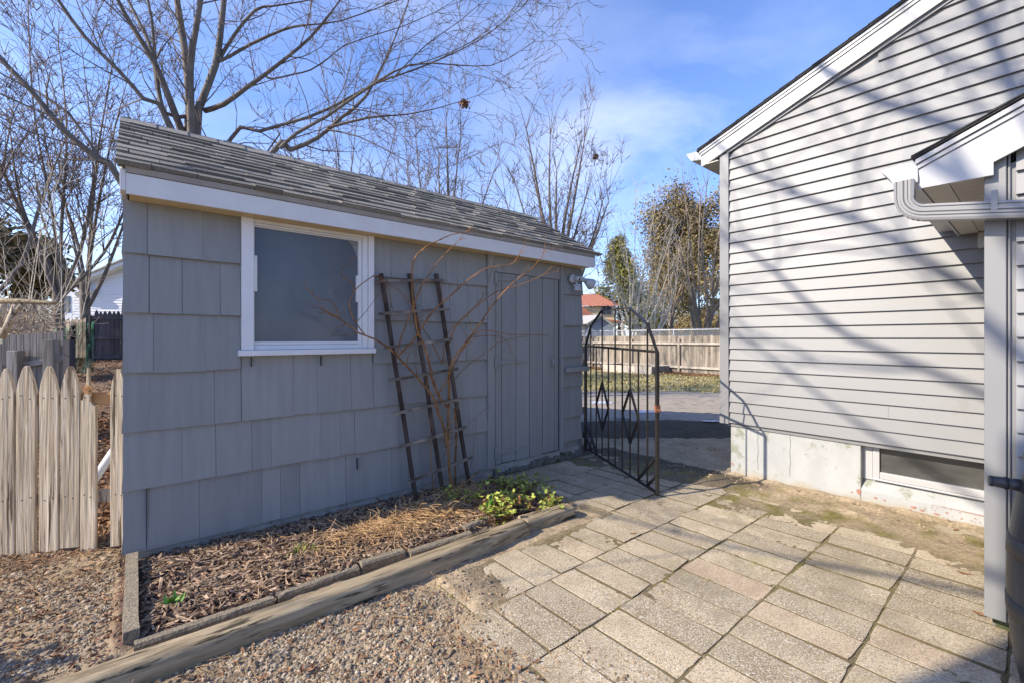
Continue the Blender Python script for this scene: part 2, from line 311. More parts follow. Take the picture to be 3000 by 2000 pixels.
# ------------------------------------------------------------------ ground
def nz3(x, y, s, o=0): return noise.noise((x * s + o, y * s - o, o * .7))
def patio_cell(a, b, X, Y):                    # is this spot paved?
    dH = -HW.loc(X, Y)[1]
    if a > 7.9 or b > -.06 or dH < .06: return False
    if b > -1.5: return a > 2.95
    if b > -1.93: return a > 1.42
    if b > -2.38: return a > 1.28
    return a > .75
def soil(X, Y):                                # height of the soil sheet and its colour
    a, b = S.loc(X, Y); dH = -HW.loc(X, Y)[1]; g = gz(X, Y)
    n1 = nz3(X, Y, 2.2); n2 = nz3(X, Y, 9, 5); n3 = nz3(X, Y, 34, 9)
    tan, brown, mulch, moss = (.38, .295, .19), (.27, .195, .12), (.085, .05, .036), (.18, .155, .05)
    def mix(c, d, t): t = max(0., min(1., t)); return tuple(c[i] * (1 - t) + d[i] * t for i in range(3))
    if Y > 8.6 or X < -4.2 and Y > 3.2:        # yards
        h = .02 * n1 + .012 * n2
        if X < -1.0 and Y < 14: c = mix((.13, .085, .055), (.24, .16, .10), .5 + n1)
        else: c = mix((.33, .28, .15), (.21, .20, .08), .35 + 1.5 * nz3(X, Y, .9, 3) + .5 * n2)
        return g + h - .02, c
    if a < .0 and b > .30: return g + .01 * n2 + .006 * n3 - .01, mix((.10, .065, .045), (.22, .14, .085), .5 + n2)
    if -.04 < a < 2.95 and -1.09 < b < .2:     # planting bed
        h = .028 + .014 * n2 + .006 * n3 - .030 * ss((b + .30) / .26)
        if a > 2.3: h -= .03 * ss((a - 2.3) / .6)
        return g + h, mix(mulch, (.16, .10, .07), .4 + n2)
    if -1.6 < b <= -1.09 and a < 1.0: return g + .004 + .01 * n2 + .005 * n3, mix(brown, tan, .4 + n2)
    if patio_cell(a, b, X, Y):
        e = ss(1 - dH / 1.2) * (.95 + .9 * nz3(X, Y, 2.1, 11))                                        # soil washed against the house
        e += ss(1 - (a - 1.3) / .55) * ss((b + 2.05) / .3) + .55 * ss(1 - (a - 1.25) / .35) * ss((b + 2.4) / .2) + .3 * ss((b + 1.60) / .12) * (a < 3.1)
        e += 1.0 * ss((a - 5.3) / 2.0) * (.42 + 1.5 * nz3(X, Y, 1.8, 31))
        h = -.0055 + .024 * e + (.022 * n1 + .016 * n2) * min(1, e * 1.5) + .003 * n3
        c = mix((.19, .15, .085), tan, e * 1.4)
        w = ss(1 - abs(dH - .6) / .65) * .9
        c = mix(c, (.11, .09, .062), ss((a - 3.6) / 1.2) * ss((b + 2.3) / .5))  # shade between shed and gate painted into the soil colour
        c = mix(c, moss, w * (.02 + 2.0 * nz3(X, Y, 7, 2)) + .75 * max(0, .15 + nz3(X, Y, 1.3, 7)) * (1 - e))
        return g + h, c
    if dH < .2 and Y < 6.6: return g + .02 * n2 + .022, mix(tan, (.38, .30, .20), .5 + n2)
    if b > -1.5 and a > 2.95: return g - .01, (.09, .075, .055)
    h = .006 * n1 + .008 * n2 + .006 * n3
    return g + h - .006, mix(brown, tan, .35 + 1.2 * n1 + ss((a - .9) / .5) * .5)
def axis(lo, hi, step, far, grow=1.22):
    c = list(np.arange(lo, hi, step)); x, s = c[-1], step
    while x < far: s *= grow; x += s; c.append(x)
    x, s = c[0], step
    pre = []
    while x > -far: s *= grow; x -= s; pre.append(x)
    return np.array(pre[::-1] + c)
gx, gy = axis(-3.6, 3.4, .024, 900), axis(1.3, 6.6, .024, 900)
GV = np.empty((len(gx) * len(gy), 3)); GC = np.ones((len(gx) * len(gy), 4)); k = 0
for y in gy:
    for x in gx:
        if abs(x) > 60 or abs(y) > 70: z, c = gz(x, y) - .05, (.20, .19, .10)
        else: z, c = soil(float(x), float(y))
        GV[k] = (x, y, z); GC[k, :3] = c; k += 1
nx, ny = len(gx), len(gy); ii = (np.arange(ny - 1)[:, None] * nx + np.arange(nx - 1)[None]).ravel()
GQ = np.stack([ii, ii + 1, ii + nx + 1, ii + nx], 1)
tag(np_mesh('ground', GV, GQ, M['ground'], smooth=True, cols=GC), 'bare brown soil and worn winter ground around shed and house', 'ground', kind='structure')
# patio: one structure, every paver a bevelled slab of its own height and tilt
joints = []; pv = MB(S); lines = [-.10, -.56, -1.02, -1.49, -1.925, -2.365, -2.835, -3.29, -3.74, -4.2, -4.65]
rp = random.Random(3); reds = [G(2125, 1690), G(2560, 1990)]
for j in range(len(lines) - 1):
    b1, b0 = lines[j], lines[j + 1]; a = {3: 1.40, 4: 1.285}.get(j, .75 if j > 4 else 2.98)
    if j in (5,): a = .93
    while a < 7.9:
        w = .2165; X, Y, _ = S.w(a + w / 2, (b0 + b1) / 2, 0)
        ok = True
        for q in ((a, b0), (a + w, b0), (a + w, b1), (a, b1)):
            xx, yy, _ = S.w(*q, 0)
            if -HW.loc(xx, yy)[1] < .03: ok = False
        if ok and X < 4.5:
            g = .0034; pv.t = rp.random()
            if a > 3.1 + .3 * nz3(a, b0, 2) and b0 > -2.2: pv.t *= .15  # mossy weathering plus the shed's shade, both put into the tint by the gate
            for rx, ry in reds:
                if math.hypot(X - rx, Y - ry) < .13: pv.t = 1.5 + .5 * rp.random()
            if pv.t < 1.2 and rp.random() < .10: pv.t = 1.25 + .2 * rp.random()
            t0, tx, ty = rp.uniform(-.004, .003), rp.uniform(-.02, .02), rp.uniform(-.012, .012)
            c0 = [(a + g + rp.uniform(-.002, .002), b0 + g), (a + w - g, b0 + g + rp.uniform(-.002, .003)), (a + w - g + rp.uniform(-.002, .002), b1 - g), (a + g, b1 - g + rp.uniform(-.003, .002))]
            if rp.random() < .25:               # a chipped corner
                q = rp.randrange(4); cx, cy = c0[q]; mx_, my_ = a + w / 2, (b0 + b1) / 2
                c0[q] = (cx + (mx_ - cx) * .1, cy + (my_ - cy) * .06)
            def zt(p, d=0): return t0 + tx * (p[0] - a - w / 2) + ty * (p[1] - (b0 + b1) / 2) - d
            out_ = []
            for q in range(4):
                (x0, y0), (x1, y1) = c0[q], c0[(q + 1) % 4]; ns = 9 if q % 2 else 5; dx_, dy_ = x1 - x0, y1 - y0; ln = math.hypot(dx_, dy_); nxq, nyq = dy_ / ln, -dx_ / ln
                joints.append(((x0, y0), (x1, y1)))
                for k in range(ns):
                    t = k / ns; o = .0028 * nz3(x0 + dx_ * t, y0 + dy_ * t, 22, q * 3) + (rp.uniform(-.006, -.002) if rp.random() < .07 else 0)
                    if k == 0: o = -.004
                    out_.append((x0 + dx_ * t + nxq * o, y0 + dy_ * t + nyq * o))
            cx, cy = a + w / 2, (b0 + b1) / 2
            def ring(ins, d):
                r = []
                for p in out_:
                    q = (p[0] + (ins if p[0] < cx - w * .3 else -ins if p[0] > cx + w * .3 else 0), p[1] + (ins if p[1] < cy - .15 else -ins if p[1] > cy + .15 else 0))
                    x_, y_, _ = S.w(*q, 0); r.append(pv.v(*q, zt(q, d) + gz(x_, y_)))
                return r
            rs = [ring(0, .05), ring(.0003, .0045), ring(.002, .0012), ring(.006, 0)]; no = len(out_)
            tk = pv.t
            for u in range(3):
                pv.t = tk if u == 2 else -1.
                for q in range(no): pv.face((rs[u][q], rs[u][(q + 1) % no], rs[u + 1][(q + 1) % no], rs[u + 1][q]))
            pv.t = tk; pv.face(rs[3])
        a += w + rp.uniform(-.002, .004)
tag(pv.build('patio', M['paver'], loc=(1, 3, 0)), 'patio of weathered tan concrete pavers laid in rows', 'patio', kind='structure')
# driveway beyond the gate
dv = MB(); N = 60
def dz(x, y): return gz(x, y) + .012 + .012 * nz3(x, y, .8) + .004 * nz3(x, y, 4)
nxd, nyd = 50, 40; xs = np.linspace(-3, 14, nxd); base = len(dv.V)
for jy in range(nyd):
    for x in xs:
        t = jy / (nyd - 1); y0 = 8.1 + .25 * nz3(x, 0, 1.2); y1 = 12.7 - (x - 3) * .12 + .3 * nz3(x, 5, .9)
        y = y0 + (y1 - y0) * t; dv.v(x, y, dz(x, y) + (-.03 if jy in (0, nyd - 1) else 0))
for jy in range(nyd - 1):
    for i in range(nxd - 1): q = jy * nxd + i; dv.face((q, q + 1, q + nxd + 1, q + nxd))
M['drive'] = mat('cracked_old_concrete', (.26, .22, .17), (.40, .35, .28), .9, 3.2, bump=.5, bscale=40, c3=(.15, .13, .10), c3t=.60, c3scale=3.2)
tag(dv.build('driveway', M['drive'], loc=(3, 9, 0), smooth=True), 'old stained concrete driveway beyond the iron gate', 'driveway', kind='structure')

# ------------------------------------------------------------------ the garden shed
shed = thing('garden_shed', 'small grey shingled garden shed with white fascia, one window and a plank door', 'shed', S.w(2.2, .8, 0))
rs = random.Random(11)
SL = 4.42; ZB = [.055, .465, .845, 1.225, 1.612, 2.0, 2.345]
m = MB(S); m.box(.02, SL, .004, .05, .06, 2.345); m.box(.02, SL, 3.36, 3.4, -.05, 1.93)
for a0 in (.0, SL - .04): m.prism([(a0, .05, .06), (a0, 3.36, .06), (a0, 3.36, 1.9), (a0, 1.12, 3.19), (a0, .05, 2.44)], (.04, 0, 0))
m.build('wall', M['shed'], shed)
m = MB(S)
def shingle_course(m, a0, a1, zb, zt, lip=.036):
    a = a0
    while a < a1 - .001:
        w = rs.choice([.13, .16, .19, .22, .26, .30, .34, .38]) * rs.uniform(.92, 1.08)
        if a1 - a - w < .09: w = a1 - a
        g = rs.choice([.0003, .0005, .0008, .0015, .0022]); m.t = rs.random()
        dz_, dl = rs.uniform(-.004, .004), rs.uniform(-.0035, .003)
        e0, e1 = (0 if a == a0 else g), (0 if a + w >= a1 - .001 else g); sl = rs.uniform(-.002, .002)
        pr = lambda aa, dd: [(aa, -lip + dl, zb + dz_ + dd), (aa, -lip + .013 + dl, zb + dz_ + dd), (aa, .003, zt), (aa, -.010, zt)]
        lo, hi = pr(a + e0, sl), pr(a + w - e1, -sl)
        i = [m.v(*p) for p in lo]; j = [m.v(*p) for p in hi]
        m.face(i[::-1]); m.face(j)
        for k in range(4): m.face((i[k], i[(k + 1) % 4], j[(k + 1) % 4], j[k]))
        a += w
for k in range(6):
    zb, zt = ZB[k], ZB[k + 1] + (.025 if k < 5 else 0)
    if k < 2: shingle_course(m, -.022, 2.904, zb, zt)
    elif k == 2: shingle_course(m, -.022, .633, zb, zt); shingle_course(m, .637, 1.641, zb, 1.33); shingle_course(m, 1.645, 2.904, zb, zt)
    else: shingle_course(m, -.022, .630, zb, zt); shingle_course(m, 1.648, 2.904, zb, zt)
    shingle_course(m, 4.09, 4.45 + (0 if k else -.02), zb + (.11 if k == 0 else 0), zt)
m.build('shingle_siding', M['shed'], shed)
for side, am in ((-1, 0), (1, SL)):
    m = MB(S)
    b = .0
    for k in range(9):
        zb = .055 + k * .39; zt = zb + .41
        b = .0
        while b < 3.38:
            w = rs.uniform(.14, .34); w = min(w, 3.4 - b)
            lim = min(2.44 + (b + w / 2) * .60, 3.15 - .56 * (b + w / 2 - 1.15))
            z1 = min(zt, lim)
            if z1 > zb + .05:
                m.t = rs.random(); o0, o1 = am + side * .030, am + side * .004
                m.prism([(o0, b + .002, zb), (am, b + .002, zb), (am, b + .002, z1), (o1, b + .002, z1)], (0, w - .004, 0))
            b += w
    m.build('gable_shingles', M['shed'], shed)
# small cracks and nail holes: dark splits under the sill
M['crack'] = mat('dark_wood_split', (.02, .02, .022))
for a_, z_, l_ in ((.70, 1.31, .07), (1.20, 1.31, .08), (.095, .46, .39), (1.50, .42, .10)):
    m = MB(S); m.box(a_ - .0013, a_ + .0013, -.0375, -.012, z_ - l_, z_); m.build('wood_split', M['crack'], shed)
# footing
m = MB(S); N = 60
for i in range(N):
    a0, a1 = .05 + (SL - .05) * i / N, .05 + (SL - .05) * (i + 1) / N; m.t = .5
    r0 = lambda a: .012 * nz3(a, 1, 6) - .006
    lo = [m.v(a0, r0(a0), -.15), m.v(a1, r0(a1), -.15), m.v(a1, r0(a1) - .006, .0), m.v(a0, r0(a0) - .006, .0), m.v(a1, r0(a1) + .004, .075), m.v(a0, r0(a0) + .004, .075)]
    m.face((lo[0], lo[1], lo[2], lo[3])); m.face((lo[3], lo[2], lo[4], lo[5]))
m.box(.05, SL, .02, 3.3, -.15, .058)
m.build('footing', M['concrete'], shed)
m = MB(S); 
for i in range(26):
    a0 = 3.0 + i * .055; w = rs.uniform(.05, .11); m.t = rs.random(); m.box(a0, a0 + w, -.035 - rs.uniform(0, .03), .0, -.12, -.005 + rs.uniform(-.03, .045))
m.build('stone_threshold', M['mossconcrete'], shed, bevel=.006)
# eaves
m = MB(S); m.t = .5; m.box(-.005, 4.49, -.192, -.172, 2.342, 2.471); m.box(4.46, 4.485, -.172, .0, 2.36, 2.49)
m.prism([(-.034, -.19, 2.36), (-.034, -.06, 2.36), (-.034, 1.12, 3.14), (-.034, 1.12, 3.24), (-.034, -.19, 2.49)], (.028, 0, 0))
m.prism([(4.49, -.188, 2.36), (4.49, -.06, 2.36), (4.49, 1.12, 3.14), (4.49, 1.12, 3.24), (4.49, -.188, 2.49)], (.022, 0, 0))
m.build('fascia', M['shedwhite'], shed, bevel=.003)
m = MB(S); m.prism([(-.008, -.199, 2.474), (-.008, -.17, 2.474), (-.008, -.17, 2.508), (-.008, -.212, 2.508)], (4.5, 0, 0))
m.build('crown_moulding', M['crown'], shed)
m = MB(S); m.box(.01, 4.45, -.171, .0, 2.346, 2.356); m.build('soffit', M['soffit'], shed)
# roof
roof = MB(S); sl = math.hypot(1.306, .745); ct, st = 1.306 / sl, .745 / sl
def rp_(a, t, n, back=False):                  # t up the slope from the eave, n off the surface
    if not back: return (a, -.20 + t * ct - n * st, 2.518 + t * st + n * ct)
    return (a, 1.106 + t * ct + n * st, 3.263 - t * st + n * ct)
for back, L in ((False, sl), (True, 2.95)):
    roof.t = .4
    pr = [rp_(-.045, 0, -.02, back), rp_(-.045, L, -.02, back), rp_(-.045, L, .0, back), rp_(-.045, 0, .0, back)]
    roof.prism(pr, (4.63, 0, 0))
    nc = int(L / .138)
    for k in range(nc + 1):
        t0 = k * .138 - (.02 if k == 0 else 0); t1 = min(t0 + .165, L); a = -.055; k0 = rs.uniform(0, .2)
        if t1 - t0 < .03 or back and k % 2: continue
        while a < 4.60:
            w = rs.choice([.1, .14, .18, .24, .30, .33]) - k0; k0 = 0; w = max(w, .06); w = min(w, 4.605 - a)
            if w < .02: break
            h = rs.choice([.017, .019, .024, .028]) + (.008 if k == 0 else 0); roof.t = rs.random()
            dt = rs.uniform(-.004, .004); dr = .012 * nz3(a, k * 3.1, 2.5) if k == 0 else 0
            i = [roof.v(*rp_(x, tt, nn, back)) for x in (a, a + w - .003) for tt, nn in ((t0 + dt + dr, .001), (t0 + dt + dr, h), (t1, .006), (t1, .001))]
            for q in ((0, 1, 2, 3), (4, 7, 6, 5), (0, 4, 5, 1), (1, 5, 6, 2), (2, 6, 7, 3), (0, 3, 7, 4)): roof.face([i[z] for z in q])
            a += w
rf = roof.build('roof', M['roof'], shed)
m = MB(S); a = -.06
while a < 4.58:
    m.t = rs.random(); w = .235; h0, h1 = .030, .020
    for sgn in (-1, 1):
        f = lambda aa, h: [(aa, 1.106, 3.263 + h + .008), (aa, 1.106 + sgn * .13 * ct, 3.263 + h - .13 * st), (aa, 1.106 + sgn * .13 * ct, 3.263 + h - .13 * st - .008), (aa, 1.106, 3.263 + h)]
        i = [m.v(*p) for p in f(a, h1)]; j = [m.v(*p) for p in f(a + w, h0)]
        m.face(i); m.face(j)
        for q in range(4): m.face((i[q], i[(q + 1) % 4], j[(q + 1) % 4], j[q]))
    a += w * .93
m.build('ridge_cap', M['roof'], rf)
# window
win = MB(S); win.box(.633, .712, -.055, .0, 1.366, 2.344); win.box(1.592, 1.642, -.055, .0, 1.366, 2.344)
win.box(1.545, 1.589, -.042, .0, 1.366, 2.344); win.box(1.512, 1.542, -.026, .0, 1.40, 2.30)
win.box(.714, 1.545, -.038, .0, 2.318, 2.344); win.box(.714, 1.543, -.028, .0, 2.300, 2.316); win.box(.714, 1.510, -.019, .0, 2.288, 2.298)
win.box(.714, 1.543, -.030, .0, 1.366, 1.400); win.box(.714, 1.540, -.020, .0, 1.402, 1.425); win.box(.714, .722, -.018, 0, 1.427, 2.286)
win.box(.700, .738, -.034, 0, 1.80, 2.07); win.box(1.494, 1.522, -.030, 0, 1.76, 1.99)
wf = win.build('window', M['windowwhite'], shed, bevel=.002)
m = MB(S); m.box(.612, 1.65, -.080, -.001, 1.322, 1.364); m.build('sill', M['windowwhite'], wf, bevel=.004)
m = MB(S); m.box(.720, 1.520, -.006, .0, 1.42, 2.295); m.build('pane', M['glass'], wf)
m = MB(S); m.poly([(1.43, -.0085, 2.285), (1.512, -.0085, 2.285), (1.512, -.0085, 2.13), (1.49, -.0085, 2.19), (1.46, -.0085, 2.25)])
M['cobweb'] = mat('dusty_cobweb', (.16, .18, .20), (.30, .31, .32), .9, 40); m.build('cobweb', M['cobweb'], wf)
# door
m = MB(S); m.box(2.907, 2.985, -.046, .0, .055, 2.343); m.box(2.988, 3.012, -.036, .0, .06, 2.343); m.box(4.030, 4.088, -.046, .0, .055, 2.343); m.box(3.014, 4.028, -.030, 0, 2.17, 2.343)
m.build('door_casing', M['shed'], shed, bevel=.003)
m = MB(S); ed = [3.018, 3.106, 3.315, 3.524, 3.733, 3.931, 4.004]
for i in range(6):
    m.t = rs.random(); z0 = .075 + rs.uniform(0, .012)
    m.box(ed[i] + .0045, ed[i + 1] - .0045, -.026 - rs.uniform(0, .003), -.006, z0, 2.165)
door = m.build('door', M['shed'], shed, bevel=.003)
m = MB(S); m.box(3.016, 4.028, -.005, .0, .07, 2.17); m.build('backing_board', M['crack'], door)
for zz, L, al in ((2.10, .25, .0), (1.19, .40, .0), (.215, .42, .0)):
    m = MB(S); m.t = .3; m.box(2.996, 3.030, -.054, -.040, zz - .062, zz + .062); m.tube([(3.024, -.052, zz - .07), (3.024, -.052, zz + .07)], .007, 8)
    m.prism([(3.03, -.038, zz - .022), (3.03, -.038, zz + .022), (3.03 + L, -.038, zz + .010), (3.03 + L + .02, -.038, zz), (3.03 + L, -.038, zz - .010)], (0, .006, 0))
    for q in (.08, .22, L - .03): m.tube([(3.03 + q, -.042, zz), (3.03 + q, -.038, zz)], .006, 8)
    m.build('hinge', M['shed'], door)
m = MB(S); pts = []
for k in range(9): t = k / 8 * PI; pts.append((3.868, -.03 - .045 * sin(t), 1.235 - .14 * k / 8))
m.tube(pts, [.006, .008, .010, .011, .012, .011, .010, .008, .006], 8)
for zc, h in ((1.245, .05), (1.075, .06)):
    s_ = 1 if zc > 1.2 else -1
    m.prism([(3.868 - .022, -.036, zc), (3.868 - .014, -.036, zc + s_ * h * .45), (3.868, -.036, zc + s_ * h), (3.868 + .014, -.036, zc + s_ * h * .45), (3.868 + .022, -.036, zc), (3.868, -.036, zc - s_ * .02)], (0, .008, 0))
m.build('handle', M['shed'], door)
m = MB(S); m.box(4.10, 4.52, -.085, -.045, 1.032, 1.092); m.build('latch_block', M['shed'], shed, bevel=.006)
m = MB(S); m.t = .4; m.box(4.405, 4.44, -.03, .03, -.08, .17); m.build('corner_post', M['greywood'], shed, bevel=.004)

# security light on the shed
c = S.w(4.24, -.06, 2.19); L = thing('security_light', 'white motion sensor floodlight fixed under the shed eave at its right corner', 'security light', c)
m = MB(S); m.tube([(4.225, -.037, 2.192), (4.225, -.062, 2.192)], .058, 20); m.build('mounting_box', M['shed'], L)
m = MB(S); m.tube([(4.225, -.062, 2.192), (4.225, -.072, 2.192), (4.225, -.085, 2.192), (4.225, -.098, 2.192)], [.060, .060, .048, .030], 20)
m.tube([(4.225, -.09, 2.197), (4.235, -.15, 2.185), (4.24, -.165, 2.18)], [.030, .032, .028], 14)
m.build('base_plate', M['plastic'], L, smooth=False)
m = MB(S); m.tube([(4.24, -.166, 2.18), (4.241, -.168, 2.18)], .019, 14); m.build('empty_socket', M['crack'], L)
m = MB(S); m.tube([(4.25, -.09, 2.20), (4.33, -.12, 2.19), (4.39, -.135, 2.175)], [.027, .029, .030], 14)
m.tube([(4.39, -.135, 2.175), (4.42, -.14, 2.162), (4.47, -.150, 2.14), (4.485, -.152, 2.134)], [.034, .050, .070, .072], 20)
m.build('lamp_head', M['plastic'], L)
m = MB(S); m.tube([(4.486, -.1525, 2.1335), (4.489, -.153, 2.132)], .064, 20); m.build('lens', M['darkglass'], L)
m = MB(S); m.tube([(4.245, -.10, 2.165), (4.255, -.11, 2.11)], .014, 10)
pr = []
for k in range(13): t = PI * k / 12; pr.append((4.255 - .052 * cos(t), -.105 - .055 * sin(t), 2.04))
m.prism(pr, (0, 0, .055)); pr2 = [(4.255 + (p[0] - 4.255) * 1.12, -.105 + (p[1] + .105) * 1.15, 2.095) for p in pr]; m.prism(pr2, (-.0, .012, .024))
m.build('motion_sensor', M['plastic'], L, bevel=.004)

# ------------------------------------------------------------------ the house
house = thing('house', 'light grey vinyl sided house with white rake trim and a small gabled addition', 'house', HW.w(3, 2, 0))
ZR = lambda a: 3.493 + (a - .051) * .3858
m = MB(HW); W = 8.2
m.prism([(0.0, .002, .50), (W, .002, .50), (W, .002, 3.45), (W / 2, .002, ZR(W / 2)), (0.0, .002, 3.45)], (0, .03, 0))
m.box(0, .06, .04, 8, .5, 3.5); m.box(W - .06, W, .04, 8, .5, 3.5); m.box(0, W, 7.9, 8, .5, 3.5)
m.build('wall', M['siding'], house)
rh = random.Random(4)
def clap(m, a0, a1, z0, z1, lip=.025, clip=None, ap=None):
    l0, l1 = a0, a0; r0, r1 = a1, a1
    if clip:
        zr0, asl, s0, wmid = clip
        f = lambda z: max(a0, asl + (z - zr0) / s0)
        l0, l1 = f(z0), f(z1)
        if wmid: r0, r1 = min(a1, 2 * wmid - l0), min(a1, 2 * wmid - l1)
        if l1 >= r1 - .02: return
    i = [m.v(*p) for p in ((l0, -lip, z0), (r0, -lip, z0), (r1, -.003, z1), (l1, -.003, z1))]
    j = [m.v(*p) for p in ((l0, -lip, z0), (r0, -lip, z0), (r0, -.001, z0 + .0005), (l0, -.001, z0 + .0005))]
    m.face(i); m.face(j[::-1])
m = MB(HW); z = .541
while z < ZR(W / 2):
    cuts = [.022] + ([rh.uniform(1.2, 1.6), rh.uniform(4, 5)] if rh.random() < .12 else []) + [W]
    for q in range(len(cuts) - 1):
        m.t = rh.random(); clap(m, cuts[q] + (.0015 if q else 0), cuts[q + 1], z, z + .1143, clip=(3.493, .051, .3858, W / 2))
    z += .1143
m.build('siding', M['siding'], house)
m = MB(HW); m.box(-.078, .020, -.034, .05, .523, 3.465); m.build('corner_board', M['corner'], house, bevel=.004)
# foundation with the window recess
def fpatch(m, pts, fn=.0):
    m.poly(pts)
fo = MB(HW); WL, WR_ = 1.165, 2.75
def fz(a): return .03
fo.box(.02, WL, .018, .25, -.2, .53); fo.box(WR_, W, .018, .25, -.2, .53); fo.box(.03, .25, .25, 8, -.2, .52)
fo.prism([(WL, .018, -.2), (WL, .018, .105), (WL, .12, .20), (WL, .25, .20), (WL, .25, -.2)], (WR_ - WL, 0, 0))
M['found'].node_tree.nodes  # painted foundation: soil splashed on its lowest centimetres
fn, fl = M['found'].node_tree.nodes, M['found'].node_tree.links
fb = fn['Principled BSDF']; src = fb.inputs['Base Color'].links[0].from_socket
g_ = fn.new('ShaderNodeTexCoord'); s_ = fn.new('ShaderNodeSeparateXYZ'); fl.new(g_.outputs['Object'], s_.inputs[0])
q_ = fn.new('ShaderNodeTexNoise'); q_.inputs['Scale'].default_value = 7; q_.inputs['Detail'].default_value = 8; fl.new(g_.outputs['Object'], q_.inputs['Vector'])
ad = fn.new('ShaderNodeMath'); ad.operation = 'MULTIPLY_ADD'; fl.new(q_.outputs[0], ad.inputs[0]); ad.inputs[1].default_value = -.16; fl.new(s_.outputs[2], ad.inputs[2])
r_ = fn.new('ShaderNodeMapRange'); r_.inputs[1].default_value = -.03; r_.inputs[2].default_value = -.10; fl.new(ad.outputs[0], r_.inputs[0])
x_ = fn.new('ShaderNodeMix'); x_.data_type = 'RGBA'; fl.new(r_.outputs[0], x_.inputs[0]); fl.new(src, x_.inputs[6]); x_.inputs[7].default_value = (.34, .30, .225, 1); fl.new(x_.outputs[2], fb.inputs['Base Color'])
fnd = fo.build('foundation', M['found'], house, bevel=.008)
m = MB(HW); rr = random.Random(5)
def blot(m, a, z, w, h, n=11):
    m.poly([(a + w * cos(2 * PI * k / n) * rr.uniform(.4, 1), .0145, z + h * sin(2 * PI * k / n) * rr.uniform(.4, 1)) for k in range(n)])
for a_, z_, w_, h_ in ((1.15, .075, .02, .035), (1.10, .06, .012, .010), (.035, .09, .02, .012), (.05, .075, .012, .01), (1.27, .055, .02, .012), (1.33, .05, .012, .01), (1.52, .045, .03, .014), (1.57, .035, .02, .01), (1.66, .03, .025, .01), (1.5, .02, .012, .012), (1.72, .06, .012, .01)): blot(m, a_, z_, w_, h_)
for k in range(26): blot(m, rr.uniform(1.5, 2.0), rr.uniform(.01, .10), rr.uniform(.004, .012), rr.uniform(.003, .007), 7)
m.poly([(1.62, .0145, .102), (1.8, .0145, .100), (2.05, .0145, .098), (2.05, .0145, .086), (1.9, .0145, .091), (1.75, .0145, .097)])
m.build('exposed_primer', M['redpatch'], fnd)
m = MB(HW)
for a_ in (.30, .60): 
    zz = .08
    while zz < .5: dz2 = rr.uniform(.03, .07); x0 = a_ + rr.uniform(-.004, .004); m.box(x0 - .0015, x0 + .0015, .0155, .03, zz, zz + dz2); zz += dz2
m.build('form_seam', M['mossconcrete'], fnd)
# basement window
bw = MB(HW); bw.box(WL, 1.235, .085, .15, .19, .54); bw.box(1.237, 1.285, .075, .14, .205, .54); bw.box(1.287, WR_, .070, .13, .215, .272); bw.box(1.237, WR_, .060, .14, .198, .214)
bwf = bw.build('basement_window', M['vinylwhite'], house, bevel=.004)
m = MB(HW); m.box(1.286, WR_, .10, .106, .27, .55); m.build('pane', M['bglass'], bwf)
# rake, soffit, gutter, roof of the house
k_ = .3733; zb = lambda a: 3.397 + (a + .24) * k_; Wm = W / 2
m = MB(HW)
def rake(m, a0, a1, lo, hi, b0, b1):
    m.prism([(a0, b0, zb(a0) + lo), (a1, b0, zb(a1) + lo), (a1, b0, zb(a1) + hi), (a0, b0, zb(a0) + hi)], (0, b1 - b0, 0))
    q0, q1 = 2 * Wm - a0, 2 * Wm - a1
    m.prism([(q0, b0, zb(a0) + lo), (q1, b0, zb(a1) + lo), (q1, b0, zb(a1) + hi), (q0, b0, zb(a0) + hi)], (0, b1 - b0, 0))
rake(m, -.262, Wm, 0, .128, -.062, -.022); rake(m, -.275, Wm, .129, .158, -.074, -.03); rake(m, -.285, Wm, .159, .187, -.084, -.03)
m.build('rake_board', M['vinylwhite'], house)
m = MB(HW); rake(m, .0, Wm, -.030, -.003, -.036, -.002); m.build('rake_moulding', M['corner'], house)
m = MB(HW); m.box(-.262, -.08, -.06, 8, 3.402, 3.412); m.build('soffit', M['ventsoffit'], house)
m = MB(HW); m.box(-.276, -.263, -.060, 8, 3.40, 3.56); m.build('eave_fascia', M['vinylwhite'], house)
m = MB(HW); m.prism([(-.278, -.055, 3.475), (-.395, -.055, 3.495), (-.425, -.055, 3.54), (-.452, -.055, 3.582), (-.440, -.055, 3.590), (-.278, -.055, 3.585)], (0, 8, 0)); m.build('gutter', M['gutter'], house)
m = MB(HW); 
for sg in (0, 1):
    f = (lambda a: a) if sg == 0 else (lambda a: 2 * Wm - a)
    m.prism([(f(-.31), -.10, zb(-.31) + .190), (f(Wm), -.10, zb(Wm) + .190), (f(Wm), -.10, zb(Wm) + .205), (f(-.31), -.10, zb(-.31) + .205)], (0, 8.2, 0))
    for q in range(30):
        a0 = -.30 + q * .14; m.t = rh.random()
        if a0 + .15 > Wm: break
        m.prism([(f(a0), -.105, zb(a0) + .206), (f(a0 + .16), -.105, zb(a0 + .16) + .206), (f(a0 + .16), -.105, zb(a0 + .16) + .211), (f(a0), -.105, zb(a0) + .218)], (0, 8.2, 0))
m.build('roof', M['darkroof'], house)
